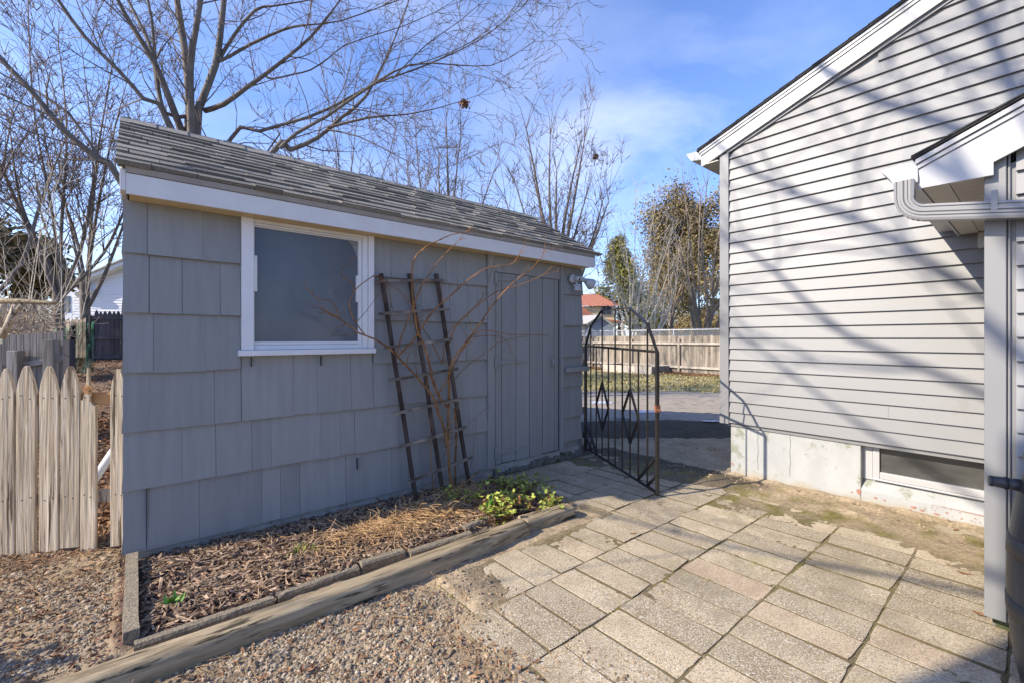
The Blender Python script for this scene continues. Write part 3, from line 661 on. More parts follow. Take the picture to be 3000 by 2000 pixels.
# ---- addition
m = MB(AD); m.prism([(.03, .003, .06), (3, .003, .06), (3, .003, 3.6), (.03, .003, 2.28)], (0, .04, 0)); m.box(.03, .08, .04, 1.64, .06, 2.26); m.build('addition_wall', M['siding'], house)
m = MB(AD); z = .083; zc = lambda a: 2.300 + (a - .029) * .46
while z < 3.6:
    m.t = rh.random(); clap(m, .102, 3.0, z, z + .1145, clip=(zc(.102) + .10, .102, .46, None)) if z + .1145 > zc(.102) else clap(m, .102, 3.0, z, z + .1145)
    z += .1145
m.build('addition_siding', M['siding'], house)
m = MB(AD); m.box(-.004, .071, -.026, .03, .063, 2.44); m.box(-.004, .02, .03, .09, .063, 2.25); m.box(.0745, .084, -.014, .0, .063, 2.44); m.build('corner_board', M['corner'], house, bevel=.004)
m = MB(AD); m.box(.02, 3, .05, .2, -.1, .06); m.box(.05, .2, .2, 1.6, -.1, .06); m.build('addition_footing', M['mossconcrete'], house)
m = MB(AD)
m.prism([(-.231, -.070, 2.250), (.030, -.070, 2.247), (.030, -.070, 2.310), (2.4, -.070, 2.310 + .47 * 2.37), (2.4, -.070, 2.355 + .445 * 2.64), (-.243, -.070, 2.352)], (0, .020, 0))
m.prism([(-.245, -.080, 2.354), (2.4, -.080, 2.354 + .445 * 2.645), (2.4, -.080, 2.376 + .445 * 2.645), (-.245, -.080, 2.376)], (0, .03, 0))
m.prism([(-.252, -.092, 2.378), (2.4, -.092, 2.378 + .445 * 2.652), (2.4, -.092, 2.402 + .445 * 2.652), (-.252, -.092, 2.402)], (0, .04, 0))
m.build('rake_board', M['vinylwhite'], house)
m = MB(AD); m.box(-.229, -.13, -.049, 1.63, 2.253, 2.259)
m.build('soffit_border', M['ventsoffit'], house)
m = MB(AD)
for q in range(17): b0 = -.048 + q * .1; m.box(-.128, .03, b0, b0 + .092, 2.257, 2.263)
m.box(-.128, .03, -.048, 1.63, 2.2645, 2.268)
for q in range(17):
    for a_ in np.arange(-.12, 0.02, .011):
        for bb in (.025, .055): m.box(a_, a_ + .005, -.048 + q * .1 + bb, -.048 + q * .1 + bb + .012, 2.2555, 2.2565)
m.build('vented_soffit', M['ventsoffit'], house)
m = MB(AD); m.box(-.246, -.232, -.06, 1.63, 2.246, 2.36); m.box(-.128, -.0, 1.615, 1.64, 2.19, 2.25); m.box(-.135, -.10, 1.60, 1.64, 2.13, 2.25); m.build('eave_fascia', M['vinylwhite'], house)
m = MB(AD); m.prism([(-.248, -.068, 2.290), (-.345, -.068, 2.292), (-.362, -.068, 2.332), (-.385, -.068, 2.365), (-.402, -.068, 2.384), (-.392, -.068, 2.394), (-.250, -.068, 2.404)], (0, 1.68, 0)); m.box(-.252, -.244, -.078, -.06, 2.285, 2.405)
m.build('gutter', M['gutter'], house, bevel=.002)
m = MB(AD); m.prism([(-.262, -.100, 2.406), (2.4, -.100, 2.404 + .445 * 2.66), (2.4, -.100, 2.416 + .445 * 2.66), (-.262, -.100, 2.418)], (0, 1.75, 0))
for q in range(18): a0 = -.268 + q * .14; z0 = 2.416 + .445 * (a0 + .262); m.t = rh.random(); m.prism([(a0, -.106, z0), (a0 + .16, -.106, z0 + .0712), (a0 + .16, -.106, z0 + .074), (a0, -.106, z0 + .012)], (0, 1.75, 0))
m.build('addition_roof', M['darkroof'], house)
# downspout: rectangular section swept through an elbow
ds = MB(AD); path = []; cx, R0 = -.292, .095
for z_ in (2.292, 2.25, 2.215, 2.20): path.append((cx, z_, -PI / 2))
for k in range(1, 17): t = k / 16; ang = -PI / 2 + t * (PI / 2 - .17); path.append((cx + R0 * (1 - cos(t * (PI / 2 - .17))), 2.20 - R0 * sin(t * (PI / 2 - .17)), ang))
x0, z0, an = path[-1]
for k in range(1, 8): path.append((x0 + .1 * k, z0 - .1 * k * .17, an))
rings = []
for i, (x, z_, an) in enumerate(path):
    nxn, nzn = -sin(an), cos(an); crimp = 1 if not 3 < i < 20 else (1.0 if i % 2 else .93)
    hw = .041 * crimp; ring = []
    prof = [(-1, 0), (-.72, -.004), (-.66, .003), (-.4, .003), (-.34, -.004), (-.1, -.004), (0, .003), (.1, -.004), (.34, -.004), (.4, .003), (.66, .003), (.72, -.004), (1, 0)]
    for t, d in prof: ring.append((x + nxn * hw * t, -.137 - .002 + d, z_ + nzn * hw * t))
    for t in (1, -1): ring.append((x + nxn * hw * t, -.085, z_ + nzn * hw * t))
    rings.append([ds.v(*p) for p in ring])
for i in range(len(rings) - 1):
    n = len(rings[0])
    for k in range(n): ds.face((rings[i][k], rings[i][(k + 1) % n], rings[i + 1][(k + 1) % n], rings[i + 1][k]))
dso = ds.build('downspout', M['downspout'], house)
m = MB(AD); m.bar((.036, -.112, 2.155), (.036, -.112, 2.06), .022, .064, (0, 1, 0)); m.build('strap', M['downspout'], dso)
# ------------------------------------------------------------------ scattering and branching helpers
def rotmats(n, rng, flat=0.):                  # random rotations; flat > 0 keeps the local z near vertical
    yaw = rng.uniform(0, 2 * PI, n); tilt = (rng.normal(0, 1, n) * flat) if flat else rng.uniform(0, PI, n); az = rng.uniform(0, 2 * PI, n)
    cz, sz = np.cos(yaw), np.sin(yaw); Z0 = np.zeros(n); O1 = np.ones(n)
    Rz = np.stack([np.stack([cz, -sz, Z0], -1), np.stack([sz, cz, Z0], -1), np.stack([Z0, Z0, O1], -1)], 1)
    ax = np.stack([np.cos(az), np.sin(az), Z0], -1); c, s_ = np.cos(tilt), np.sin(tilt)
    K = np.zeros((n, 3, 3)); K[:, 0, 2] = ax[:, 1]; K[:, 2, 0] = -ax[:, 1]; K[:, 1, 2] = -ax[:, 0]; K[:, 2, 1] = ax[:, 0]
    Rt = np.eye(3)[None] + s_[:, None, None] * K + (1 - c)[:, None, None] * (K @ K)
    return Rt @ Rz
def scatter(name, pos, base, Q, scale, mat, rng, flat=0., jitter=0., loc=None, parent=None, smooth=False, tint=None):
    pos = np.asarray(pos, float); n = len(pos); base = np.asarray(base, float); k = len(base)
    V = np.repeat(base[None], n, 0)
    if jitter: V = V * (1 + rng.normal(0, jitter, (n, k, 1)))
    V = V * np.asarray(scale)[:, None, :]; V = np.einsum('nij,nkj->nki', rotmats(n, rng, flat), V) + pos[:, None, :]
    QQ = (np.asarray(Q)[None] + (np.arange(n) * k)[:, None, None]).reshape(-1, np.asarray(Q).shape[1])
    t = np.repeat(rng.random(n) if tint is None else tint, len(Q))
    return np_mesh(name, V.reshape(-1, 3), QQ, mat, parent, tuple(loc if loc is not None else pos.mean(0)), t, smooth)
gr = (1 + 5 ** .5) / 2
ICO = np.array([(-1, gr, 0), (1, gr, 0), (-1, -gr, 0), (1, -gr, 0), (0, -1, gr), (0, 1, gr), (0, -1, -gr), (0, 1, -gr), (gr, 0, -1), (gr, 0, 1), (-gr, 0, -1), (-gr, 0, 1)]) / 1.9
ICOF = [(0, 11, 5), (0, 5, 1), (0, 1, 7), (0, 7, 10), (0, 10, 11), (1, 5, 9), (5, 11, 4), (11, 10, 2), (10, 7, 6), (7, 1, 8), (3, 9, 4), (3, 4, 2), (3, 2, 6), (3, 6, 8), (3, 8, 9), (4, 9, 5), (2, 4, 11), (6, 2, 10), (8, 6, 7), (9, 8, 1)]
BOX = np.array([(x, y, z) for x in (-.5, .5) for y in (-.5, .5) for z in (-.5, .5)]); BOXF = [(0, 1, 3, 2), (4, 6, 7, 5), (0, 4, 5, 1), (2, 3, 7, 6), (0, 2, 6, 4), (1, 5, 7, 3)]
CHIP = np.array([(-.5, -.3, -.4), (-.42, .35, -.5), (-.5, -.2, .4), (-.35, .3, .5), (.5, -.15, -.4), (.35, .45, -.5), (.42, -.3, .5), (.5, .2, .4)])
LEAF = np.array([(-.5, 0, 0), (-.15, -.28, .12), (.2, -.22, .10), (.5, 0, .05), (.2, .22, .14), (-.15, .28, .10), (0, 0, -.02)]); LEAFF = [(0, 1, 6), (1, 2, 6), (2, 3, 6), (3, 4, 6), (4, 5, 6), (5, 0, 6)]
def tubes(name, segs, mat, parent=None, loc=(0, 0, 0), sides=3, rng=RNG):
    A = np.array(segs, dtype=np.float64).reshape(-1, 8); n = len(A)
    if n == 0: return None
    P0, P1, R0, R1 = A[:, :3], A[:, 3:6], A[:, 6], A[:, 7]
    d = P1 - P0; d /= np.maximum(np.linalg.norm(d, axis=1, keepdims=True), 1e-9)
    ref = np.where(np.abs(d[:, 2:3]) > .9, np.array([[1., 0, 0]]), np.array([[0, 0, 1.]]))
    u = np.cross(d, ref); u /= np.linalg.norm(u, axis=1, keepdims=True); w = np.cross(d, u)
    an = np.arange(sides) * 2 * PI / sides; cs, sn = np.cos(an), np.sin(an)
    off = u[:, None] * cs[None, :, None] + w[:, None] * sn[None, :, None]
    V = np.concatenate([P0[:, None] + off * R0[:, None, None], P1[:, None] + off * R1[:, None, None] + (d * R1[:, None] * .4)[:, None]], 1).reshape(-1, 3)
    k = np.arange(sides); q = np.stack([k, (k + 1) % sides, (k + 1) % sides + sides, k + sides], 1)
    Q = (q[None] + (np.arange(n) * 2 * sides)[:, None, None]).reshape(-1, 4)
    return np_mesh(name, V, Q, mat, parent, loc, np.repeat(rng.random(n), sides), True)
class Tree:
    def __init__(s, seed, **k):
        s.r = random.Random(seed); s.S = []; s.p = dict(step=.3, up=.06, wob=.16, ang=(25, 55), lr=.62, rr=.58, rmin=.004, maxl=4, dens=(2.6, 3.4, 5, 7), lmin=.22, droop=0); s.p.update(k)
    def side(s, d, ang):
        r = s.r; ax = Vector((r.gauss(0, 1), r.gauss(0, 1), r.gauss(0, 1))).cross(d)
        if ax.length < 1e-5: ax = Vector((1, 0, 0))
        ax.normalize(); return (d * cos(ang) + ax * sin(ang)).normalized()
    def children(s, p, d, rad, L, lvl, seg):
        k = s.p; n = k['dens'][min(lvl, len(k['dens']) - 1)] * seg; n = int(n) + (s.r.random() < n % 1)
        for _ in range(n):
            a = R(s.r.uniform(*k['ang'])); s.grow(p, s.side(d, a), max(k['rmin'], rad * k['rr'] * s.r.uniform(.7, 1)), L * k['lr'] * s.r.uniform(.6, 1.15), lvl + 1)
    def grow(s, p, d, rad, L, lvl):
        k = s.p
        if lvl > k['maxl'] or L < k['lmin']: return
        n = max(2, int(L / (k['step'] * (.8 if lvl > 1 else 1)))); n = min(n, 9); st_ = L / n; r0 = rad; r = s.r
        wob = k['wob'] * (1 + .25 * lvl)
        for i in range(n):
            d = Vector((d.x + r.gauss(0, wob), d.y + r.gauss(0, wob), d.z + r.gauss(0, wob) + k['up'] - k['droop'] * lvl)).normalized()
            q = p + d * st_; r1 = max(k['rmin'] * .6, rad * (1 - .75 * (i + 1) / n)); s.S.append((*p, *q, r0, r1))
            if i >= (1 if lvl < 2 else 0): s.children(q, d, r1, L * (1 - .45 * i / n), lvl, st_)
            p, r0 = q, r1
    def limb(s, pts, r0, r1, L=2.0, start=.15, lvl=0, fork=True, n=None):
        pts = [Vector(p) for p in pts]; out = []
        for i in range(len(pts) - 1):          # smooth the handed-over polyline
            a, b = pts[i], pts[i + 1]; pa = pts[max(i - 1, 0)]; nb = pts[min(i + 2, len(pts) - 1)]; m_ = max(2, int((b - a).length / .35))
            for j in range(m_):
                t = j / m_; out.append(.5 * ((2 * a) + (b - pa) * t + (2 * pa - 5 * a + 4 * b - nb) * t * t + (-pa + 3 * a - 3 * b + nb) * t ** 3))
        out.append(pts[-1]); N_ = len(out) - 1
        for i in range(N_):
            t0, t1 = i / N_, (i + 1) / N_; ra, rb = r0 + (r1 - r0) * t0, r0 + (r1 - r0) * t1
            s.S.append((*out[i], *out[i + 1], ra, rb)); d = (out[i + 1] - out[i]); l_ = d.length
            if t0 >= start and L: s.children(out[i + 1], d.normalized(), min(rb, .05), L * (1.1 - .45 * t0) / s.p['lr'], lvl, l_)
        if fork and L:
            for _ in range(3): s.grow(out[-1], s.side(d.normalized(), R(s.r.uniform(5, 30))), r1 * .85, L * .9, lvl + 1)
    def build(s, name, label, loc, bark='bark', twig='twig', thr=.022, group=None, cat='tree'):
        t = thing(name, label, cat, loc, group); big = [q for q in s.S if q[6] >= thr]; sm = [q for q in s.S if q[6] < thr]
        tubes('trunk', big, M[bark], t, sides=8); tubes('branches', sm, M[twig], t, sides=3); return t
def crown_leaves(name, t, c, rad, n, size, mat, seed, cone=False, clumps=40, zr=None):
    rng = np.random.default_rng(seed); cl = []
    while len(cl) < clumps:
        v = rng.uniform(-1, 1, 3)
        if cone:
            h = (v[2] + 1) / 2; rr_ = (1 - h) ** .8 + .08; q = rng.uniform(0, 2 * PI); e = rr_ * rng.uniform(.45, 1.05); cl.append((cos(q) * e, sin(q) * e, v[2], rr_ * .35 + .1))
        elif np.linalg.norm(v) < 1: cl.append((v[0], v[1], v[2], rng.uniform(.16, .34)))
    cl = np.array(cl); w = cl[:, 3] ** 2; i = rng.choice(len(cl), n, p=w / w.sum()); o = rng.normal(0, .5, (n, 3)) * cl[i, 3:4]
    pos = np.array(c) + (cl[i, :3] + o) * np.array(rad); s_ = size * rng.uniform(.5, 1.3, n)
    ti = np.clip(.5 + .8 * (rng.random(len(cl))[i] - .5) + rng.normal(0, .15, n), 0, 1)
    return scatter(name, pos, [(-.5, -.22, 0), (.5, -.18, .1), (.55, .2, 0), (-.45, .25, .08)], [(0, 1, 2, 3)], np.stack([s_, s_, s_], 1), mat, rng, parent=t, tint=ti)

# ------------------------------------------------------------------ iron gate, hinged at the shed corner, open towards us
ga = math.atan2(4.11 - 5.86, 1.345 - .972); GF = Frame(.972, 5.86, ga); GL = math.hypot(1.75, .373)
gate = thing('iron_gate', 'black wrought iron garden gate with two diamonds standing open beside the shed', 'gate', GF.w(0, 0, 0))
zm = lambda t: 1.352 - .025 * t; zl = lambda t: .015 + .01 * t; A_ = lambda t: t * GL
m = MB(GF); m.bar((0, 0, -.03), (0, 0, zm(0)), .034, .034, (1, 0, 0)); m.bar((GL, 0, .0), (GL, 0, zm(1)), .030, .030, (1, 0, 0))
m.bar((0, 0, zl(0)), (GL, 0, zl(1)), .012, .030); m.bar((0, 0, zm(0)), (GL, 0, zm(1)), .012, .026)
arch = [(0, zm(0)), (.1, 1.605), (.3, 1.785), (.7, 1.765), (.9, 1.585), (1, zm(1))]
m.build('frame', M['black'], gate, bevel=.002)
m = MB(GF)
for (t0, z0), (t1, z1) in zip(arch, arch[1:]): m.bar((A_(t0), 0, z0), (A_(t1), 0, z1), .028, .012)
m.build('arch', M['black'], gate)
top = {1: 1.605, 3: 1.785, 5: 1.775, 7: 1.765, 9: 1.585}
for k in range(1, 10):
    t = k / 10; m = MB(GF); m.bar((A_(t), 0, zl(t)), (A_(t), 0, top.get(k, zm(t))), .013, .013, (1, 0, 0)); m.build('bar', M['black'], gate)
for t in (.3, .7):
    m = MB(GF); zt_, zb_ = .925, .355
    for s_ in (-1, 1): m.bar((A_(t), 0, zt_), (A_(t + .1 * s_), 0, .64), .024, .012); m.bar((A_(t + .1 * s_), 0, .64), (A_(t), 0, zb_), .024, .012)
    m.build('diamond', M['black'], gate)
for x0, s_ in ((0, 1), (GL, -1)):
    m = MB(GF); m.bar((x0, 0, .36), (x0 + s_ * .37, 0, .03), .034, .012); m.bar((x0, 0, .19), (x0 + s_ * .18, 0, .03), .034, .012); m.build('corner_brace', M['black'], gate)
m = MB(GF); m.box(GL - .017, GL + .018, -.02, .022, .77, .835); m.bar((GL, .0, .80), (GL + .09, -.02, .795), .016, .014); m.build('latch', M['rust'], gate)
for z_ in (.18, .50, 1.12, 1.30):
    m = MB(GF); m.box(-.07, -.012, -.012, .012, z_ - .045, z_ + .045); m.tube([(-.02, 0, z_ - .06), (-.02, 0, z_ + .06)], .014, 8); m.build('hinge', M['black'], gate)

# ------------------------------------------------------------------ rain barrel
bc = (2.297, 1.70, 0); bar_ = thing('rain_barrel', 'black plastic rain barrel with brown bands standing against the house', 'rain barrel', bc)
prof = [(.20, 0), (.232, .02), (.246, .10), (.258, .18), (.2655, .28), (.270, .38), (.2715, .46), (.269, .54), (.2635, .63), (.254, .72), (.243, .79), (.232, .84), (.224, .88), (.216, .92), (.205, .945), (.19, .95)]
m = MB(); m.lathe(bc, prof, 48); m.build('body', M['barrel'], bar_)
def rz(z):
    for (r0, z0), (r1, z1) in zip(prof, prof[1:]):
        if z0 <= z <= z1: return r0 + (r1 - r0) * (z - z0) / (z1 - z0)
for z0, z1 in ((.30, .375), (.555, .63)):
    m = MB(); m.lathe(bc, [(rz(z0) - .01, z0), (rz(z0) + .005, z0 + .002), (rz(.5 * (z0 + z1)) + .006, .5 * (z0 + z1)), (rz(z1) + .005, z1 - .002), (rz(z1) - .01, z1)], 48); m.build('band', M['band'], bar_)
m = MB(); m.lathe(bc, [(.19, .94), (.222, .945), (.224, .965), (.20, .975), (.0001, .98)], 40); m.build('lid', M['barrel'], bar_)
m = MB(); sx, sy = bc[0] - .16, bc[1] + .14
e0 = Vector((bc[0] - .155, bc[1] + .155, .835)); dd = Vector((-.52, .40, .02)).normalized()
m.tube([tuple(e0), tuple(e0 + dd * .055)], [.026, .024], 16); m.tube([tuple(e0 + dd * .05), tuple(e0 + dd * .062), tuple(e0 + dd * .10)], [.028, .024, .022], 16); m.tube([tuple(e0 + dd * .095), tuple(e0 + dd * .104)], [.0235, .021], 16); m.build('overflow_nozzle', M['barrel'], bar_)

# ------------------------------------------------------------------ trellis leaning on the shed
def TB(z): return -.055 - .19 * (1 - z / 2.05)
def tpix(px, py, off=0):
    z = 1.
    for _ in range(12): a, z = S.pix(px, py, TB(z) + off)
    return (a, TB(z) + off, z)
tr = thing('trellis', 'weathered brown wooden ladder trellis leaning against the grey shed wall', 'trellis', S.w(2.2, -.2, 0))
def wob_bar(m, p, q, w, h, n, up, rg):
    p, q = Vector(p), Vector(q); prev = p
    for i in range(n):
        t = (i + 1) / n; c = p + (q - p) * t + Vector((rg.gauss(0, .0015), rg.gauss(0, .001), rg.gauss(0, .0012))) * (t < 1); m.t = rg.random(); m.bar(prev, tuple(c), w, h, up); prev = tuple(c)
rt = random.Random(2)
for a_, b_ in (((1116, 802), (1224, 1482)), ((1199, 802), (1300, 1450)), ((1278, 802), (1377, 1426))):
    m = MB(S); p, q = tpix(*a_), tpix(*b_); q = (q[0], q[1], q[2] - .03); wob_bar(m, p, q, .034, .022, 8, (0, 1, 0), rt); m.build('stile', M['trellis'], tr)
for a_, b_ in (((1098, 825), (1301, 821)), ((1110, 920), (1314, 906)), ((1125, 1018), (1325, 994)), ((1140, 1114), (1341, 1079)), ((1155, 1211), (1354, 1167)), ((1173, 1307), (1367, 1250)), ((1190, 1414), (1382, 1338))):
    m = MB(S); p, q = tpix(*a_, -.024), tpix(*b_, -.024); wob_bar(m, p, q, .026, .018, 6, (0, 1, 0), rt); m.build('rung', M['rung'], tr)

# ------------------------------------------------------------------ climbing shrub
def shp(pts, off0, off1, fr=S):               # polyline over the wall: pixels plus distance out from it
    n = len(pts); out = []
    for i, (x, y) in enumerate(pts): b = -(off0 + (off1 - off0) * i / (n - 1)); a, z = fr.pix(x, y, b); out.append(fr.w(a, b, z))
    return out
sh = Tree(21, step=.07, up=.05, wob=.13, ang=(30, 60), lr=.42, rr=.55, rmin=.0019, maxl=2, dens=(7.5, 11, 9), lmin=.035)
C = lambda l: [(1050 + x / 2.6133, 650 + y / 2.6133) for x, y in l]
D_ = lambda l: [(1050 + x / 3.1366, 1100 + y / 3.1366) for x, y in l]
W4 = lambda l: [(680 + x / 3.136, 600 + y / 3.136) for x, y in l]
base_ = D_([(905, 1065), (850, 980)])
limbs = [ # points, out-from-wall start/end, r0, r1, side twig length
 (base_ + D_([(830, 760), (822, 560), (828, 290)]) + C([(690, 1180), (640, 1290), (690, 1440)])[:0], .26, .14, .0085, .006, 0),
 (D_([(905, 1065), (850, 960), (825, 700), (800, 520), (735, 330), (690, 200), (545, 20)]) + C([(300, 1030), (240, 970), (130, 900), (0, 850)]) + W4([(1120, 1140), (980, 1045)]), .26, .26, .0085, .003, .28),
 (W4([(980, 1045), (965, 960), (895, 875), (790, 870), (700, 790)]), .27, .24, .003, .0014, .12),
 (W4([(980, 1045), (870, 1000), (840, 995)]), .27, .28, .002, .0012, .06),
 (W4([(1215, 1190), (1120, 1060), (1080, 940), (1090, 860), (1138, 775), (1245, 690), (1310, 655)]) + C([(170, 430), (230, 500), (250, 620)]), .26, .16, .0035, .0018, .14),
 (W4([(1138, 775), (1080, 700), (1010, 670), (1000, 600), (1060, 550), (1105, 500)]), .25, .2, .0022, .0012, .05),
 (W4([(1140, 1080), (1240, 970), (1325, 850)]), .25, .2, .002, .0012, .05),
 (D_([(825, 290), (760, 220), (700, 90), (670, 0)]) + C([(560, 1150), (500, 930), (455, 850), (425, 660), (410, 480), (415, 330), (445, 260), (520, 190), (610, 145), (710, 100), (820, 80)]), .17, .42, .0075, .002, .10),
 (D_([(830, 290), (835, 100), (830, 0)]) + C([(690, 1190), (700, 1120), (760, 1000), (880, 850), (990, 690), (1060, 600), (1150, 500), (1240, 420), (1340, 350), (1410, 250)]), .15, .62, .0075, .002, .20),
 (C([(600, 1330), (680, 1210), (740, 1080), (850, 900), (950, 830), (1050, 840), (1150, 860), (1350, 865)]), .15, .38, .0045, .0015, .20),
 (C([(300, 1030), (440, 880), (480, 820), (560, 700), (640, 620), (760, 520), (860, 430), (1000, 350), (1160, 330), (1220, 270)]), .18, .55, .0055, .0018, .22),
 (C([(290, 1010), (340, 850), (420, 650), (480, 500), (560, 380), (600, 320), (680, 230), (770, 140)]), .18, .45, .0045, .0015, .08),
 (C([(640, 1080), (590, 980), (540, 880), (455, 760), (400, 620), (300, 520), (240, 480)]), .12, .1, .004, .0015, .16),
 (C([(690, 950), (750, 790), (860, 680), (990, 580), (1070, 530), (1180, 500), (1300, 460), (1420, 405)]), .12, .55, .004, .0015, .18),
 (C([(740, 1200), (800, 1130), (900, 1050), (1000, 980), (1080, 920), (1240, 880)]), .14, .3, .0028, .0012, .14),
 (C([(870, 880), (1000, 870), (1090, 880), (1150, 930), (1180, 1020), (1200, 1060)]), .2, .26, .0022, .001, .08),
 (C([(640, 1090), (660, 960), (700, 830), (830, 720), (930, 600), (980, 520), (1020, 370)]), .1, .2, .003, .0012, .12),
 (D_([(880, 300), (900, 480), (890, 800), (890, 1000)]), .1, .14, .006, .006, 0),
 (D_([(905, 1065), (1000, 970), (1120, 865)]), .26, .3, .005, .003, 0),
 (D_([(730, 1120), (690, 1000), (665, 750), (660, 450), (640, 280)]), .28, .15, .003, .002, 0),
 (D_([(700, 980), (740, 820), (840, 640), (1000, 460), (1080, 380), (1190, 290)]), .24, .1, .002, .001, .05),
 (D_([(930, 1060), (1000, 900), (1050, 760), (1070, 560), (1080, 430)]), .24, .12, .002, .001, .05),
]
for pts, o0, o1, r0, r1, L_ in limbs: sh.limb(shp(pts, o0, o1 * (1.35 if o1 >= .38 else 1)), r0 * 1.55, r1 * 1.8, L_ * .85, .12, fork=L_ > 0)
t = thing('climbing_shrub', 'leafless orange brown shrub growing up through the trellis', 'shrub', S.w(2.41, -.25, 0))
tubes('main_cane', [q for q in sh.S if q[6] >= .0036], M['cane'], t, sides=7); tubes('side_twigs', [q for q in sh.S if q[6] < .0036], M['cane'], t, sides=4)

# ------------------------------------------------------------------ planting bed: edging, mulch, plants
rb = random.Random(9); rng = np.random.default_rng(9)
def timber(name, label, p0, p1, w, h, bow, seed, zoff=-.012, grp='landscape timbers edging the bed', n=130, mname='timber'):
    m = MB(S); rings = []; rg = random.Random(seed)
    prof = [(-.5, 0), (-.52, .3), (-.50, .62), (-.46, .78), (-.41, .88), (-.34, .95), (-.26, .98), (-.17, .995), (-.08, 1.0), (.02, 1.0), (.12, .995), (.22, .985), (.32, .96), (.43, .84), (.50, .6), (.52, .3), (.5, 0)]
    for i in range(n + 1):
        t = i / n; e = min(1, .72 + .28 * (1 - (1 - min(t, 1 - t) * n / 2) ** 2) if min(t, 1 - t) * n < 2 else 1)
        a = p0[0] + (p1[0] - p0[0]) * t; b = p0[1] + (p1[1] - p0[1]) * t + bow * sin(PI * t); X, Y, _ = S.w(a, b, 0); r = []
        for k_, (x, y) in enumerate(prof):
            q = 1 + .035 * nz3(a * 2.2, k_ * .9 + seed, 1.4) + .02 * nz3(a * 9, k_ * 2 + seed, 1)
            gv = (.010 * max(0, nz3(a * 1.1, k_ * 3.7 + seed * 3, 1.6)) + .004 * abs(nz3(a * 2.5, k_ * 5.3, 2))) if .5 < y else 0
            r.append(m.v(a, b + x * w * q * e, gz(X, Y) + zoff + y * h * q * e - gv))
        rings.append(r)
    m.sm = True
    for i in range(n):
        for k_ in range(len(prof) - 1): m.face((rings[i][k_], rings[i][k_ + 1], rings[i + 1][k_ + 1], rings[i + 1][k_]))
    m.sm = False; m.face(rings[0][::-1]); m.face(rings[-1]); o = m.build(name, M[mname]); return tag(o, label, 'timber', grp)
timber('landscape_timber', 'long weathered brown landscape timber along the front of the mulch bed', (-.62, -1.305), (2.29, -1.325), .135, .112, -.045, 3)
timber('landscape_timber', 'short landscape timber by the green plants, its end nearest the iron gate', (2.30, -1.27), (2.80, -1.30), .15, .10, 0, 8)
timber('edging_board', 'mossy grey board edging the left end of the mulch bed', (.0, 0), (.01, 0), .05, .08, 0, 5) if 0 else None
m = MB(S); nn_ = 14
for i in range(nn_):
    b0, b1 = -.09 - .99 * i / nn_, -.09 - .99 * (i + 1) / nn_; f = lambda b, x: (.022 + x + .006 * nz3(b, 2, 5), b, .085 + .004 * nz3(b, x, 20))
    q0, q1, q2, q3 = f(b0, -.03), f(b0, .03), f(b1, .03), f(b1, -.03); i0 = [m.v(*q) for q in (q0, q1, q2, q3)]; m.face(i0)
    j0 = [m.v(q[0], q[1], -.03) for q in (q0, q1, q2, q3)]; m.face((i0[1], j0[1], j0[2], i0[2])); m.face((i0[3], j0[3], j0[0], i0[0]))
    if i == 0: m.face((i0[0], j0[0], j0[1], i0[1]))
    if i == nn_ - 1: m.face((i0[2], j0[2], j0[3], i0[3]))
tag(m.build('edging_block', M['edging']), 'narrow mossy edging strip closing the left end of the mulch bed', 'edging')
eb = [(.03, .62, -1.115, -1.12, 'flat pebbly edging block at the near left corner of the bed'), (.63, 1.10, -1.105, -1.085, 'second pebbly edging block from the left, behind the long timber'),
      (1.11, 1.40, -1.085, -1.10, 'pebbly edging block with its end kicked out beside the straw'), (1.42, 1.91, -1.13, -1.15, 'pebbly edging block in front of the straw heap'), (1.90, 2.22, -1.06, -1.03, 'pebbly edging block partly hidden by the green plants')]
for q, (a0, a1, b0, b1, lab) in enumerate(eb):
    m = MB(S); n = 10; rr_ = []
    zt0 = .040 + .012 * (q in (2, 4)) + .004 * nz3(q, 1, 7.3)
    for i in range(n + 1):
        t = i / n; a = a0 + .004 + (a1 - a0 - .008) * t; b = b0 + (b1 - b0) * t; wv = .005 * nz3(a, q, 26)
        rr_.append([m.v(a, b - .03 + wv, -.03), m.v(a, b - .03 + wv, zt0 - .012), m.v(a, b - .020, zt0 + wv), m.v(a, b + .018, zt0 + .002 - wv), m.v(a, b + .028, zt0 - .010), m.v(a, b + .030, -.03)])
    for i in range(n):
        m.t = .5
        for k_ in range(5): m.face((rr_[i][k_], rr_[i][k_ + 1], rr_[i + 1][k_ + 1], rr_[i + 1][k_]))
    m.face(rr_[0][::-1]); m.face(rr_[-1]); tag(m.build('edging_block', M['edging']), lab, 'edging block', 'concrete blocks edging the bed')
def ground_pts(n, test, rng, box, zoff=0.):
    out = []
    while len(out) < n:
        X, Y = rng.uniform(box[0], box[1]), rng.uniform(box[2], box[3]); a, b = S.loc(X, Y)
        if test(a, b, X, Y): out.append((X, Y, soil(X, Y)[0] + zoff))
    return np.array(out)
inbed = lambda a, b, X, Y: .06 < a < 2.75 and -1.07 < b < -.005
p = ground_pts(5200, inbed, rng, (-2.6, 1.0, 1.9, 4.9), .006); n = len(p)
sc_ = np.stack([rng.gamma(3.2, .013, n) + .012, rng.uniform(.006, .024, n), rng.uniform(.003, .010, n)], 1)
p[:, 2] += rng.uniform(0, .012, n)
tag(scatter('bark_mulch', p, CHIP, BOXF, sc_, M['mulch'], rng, flat=.36, jitter=.16), 'brown shredded bark mulch covering the bed along the shed', 'mulch', kind='stuff')
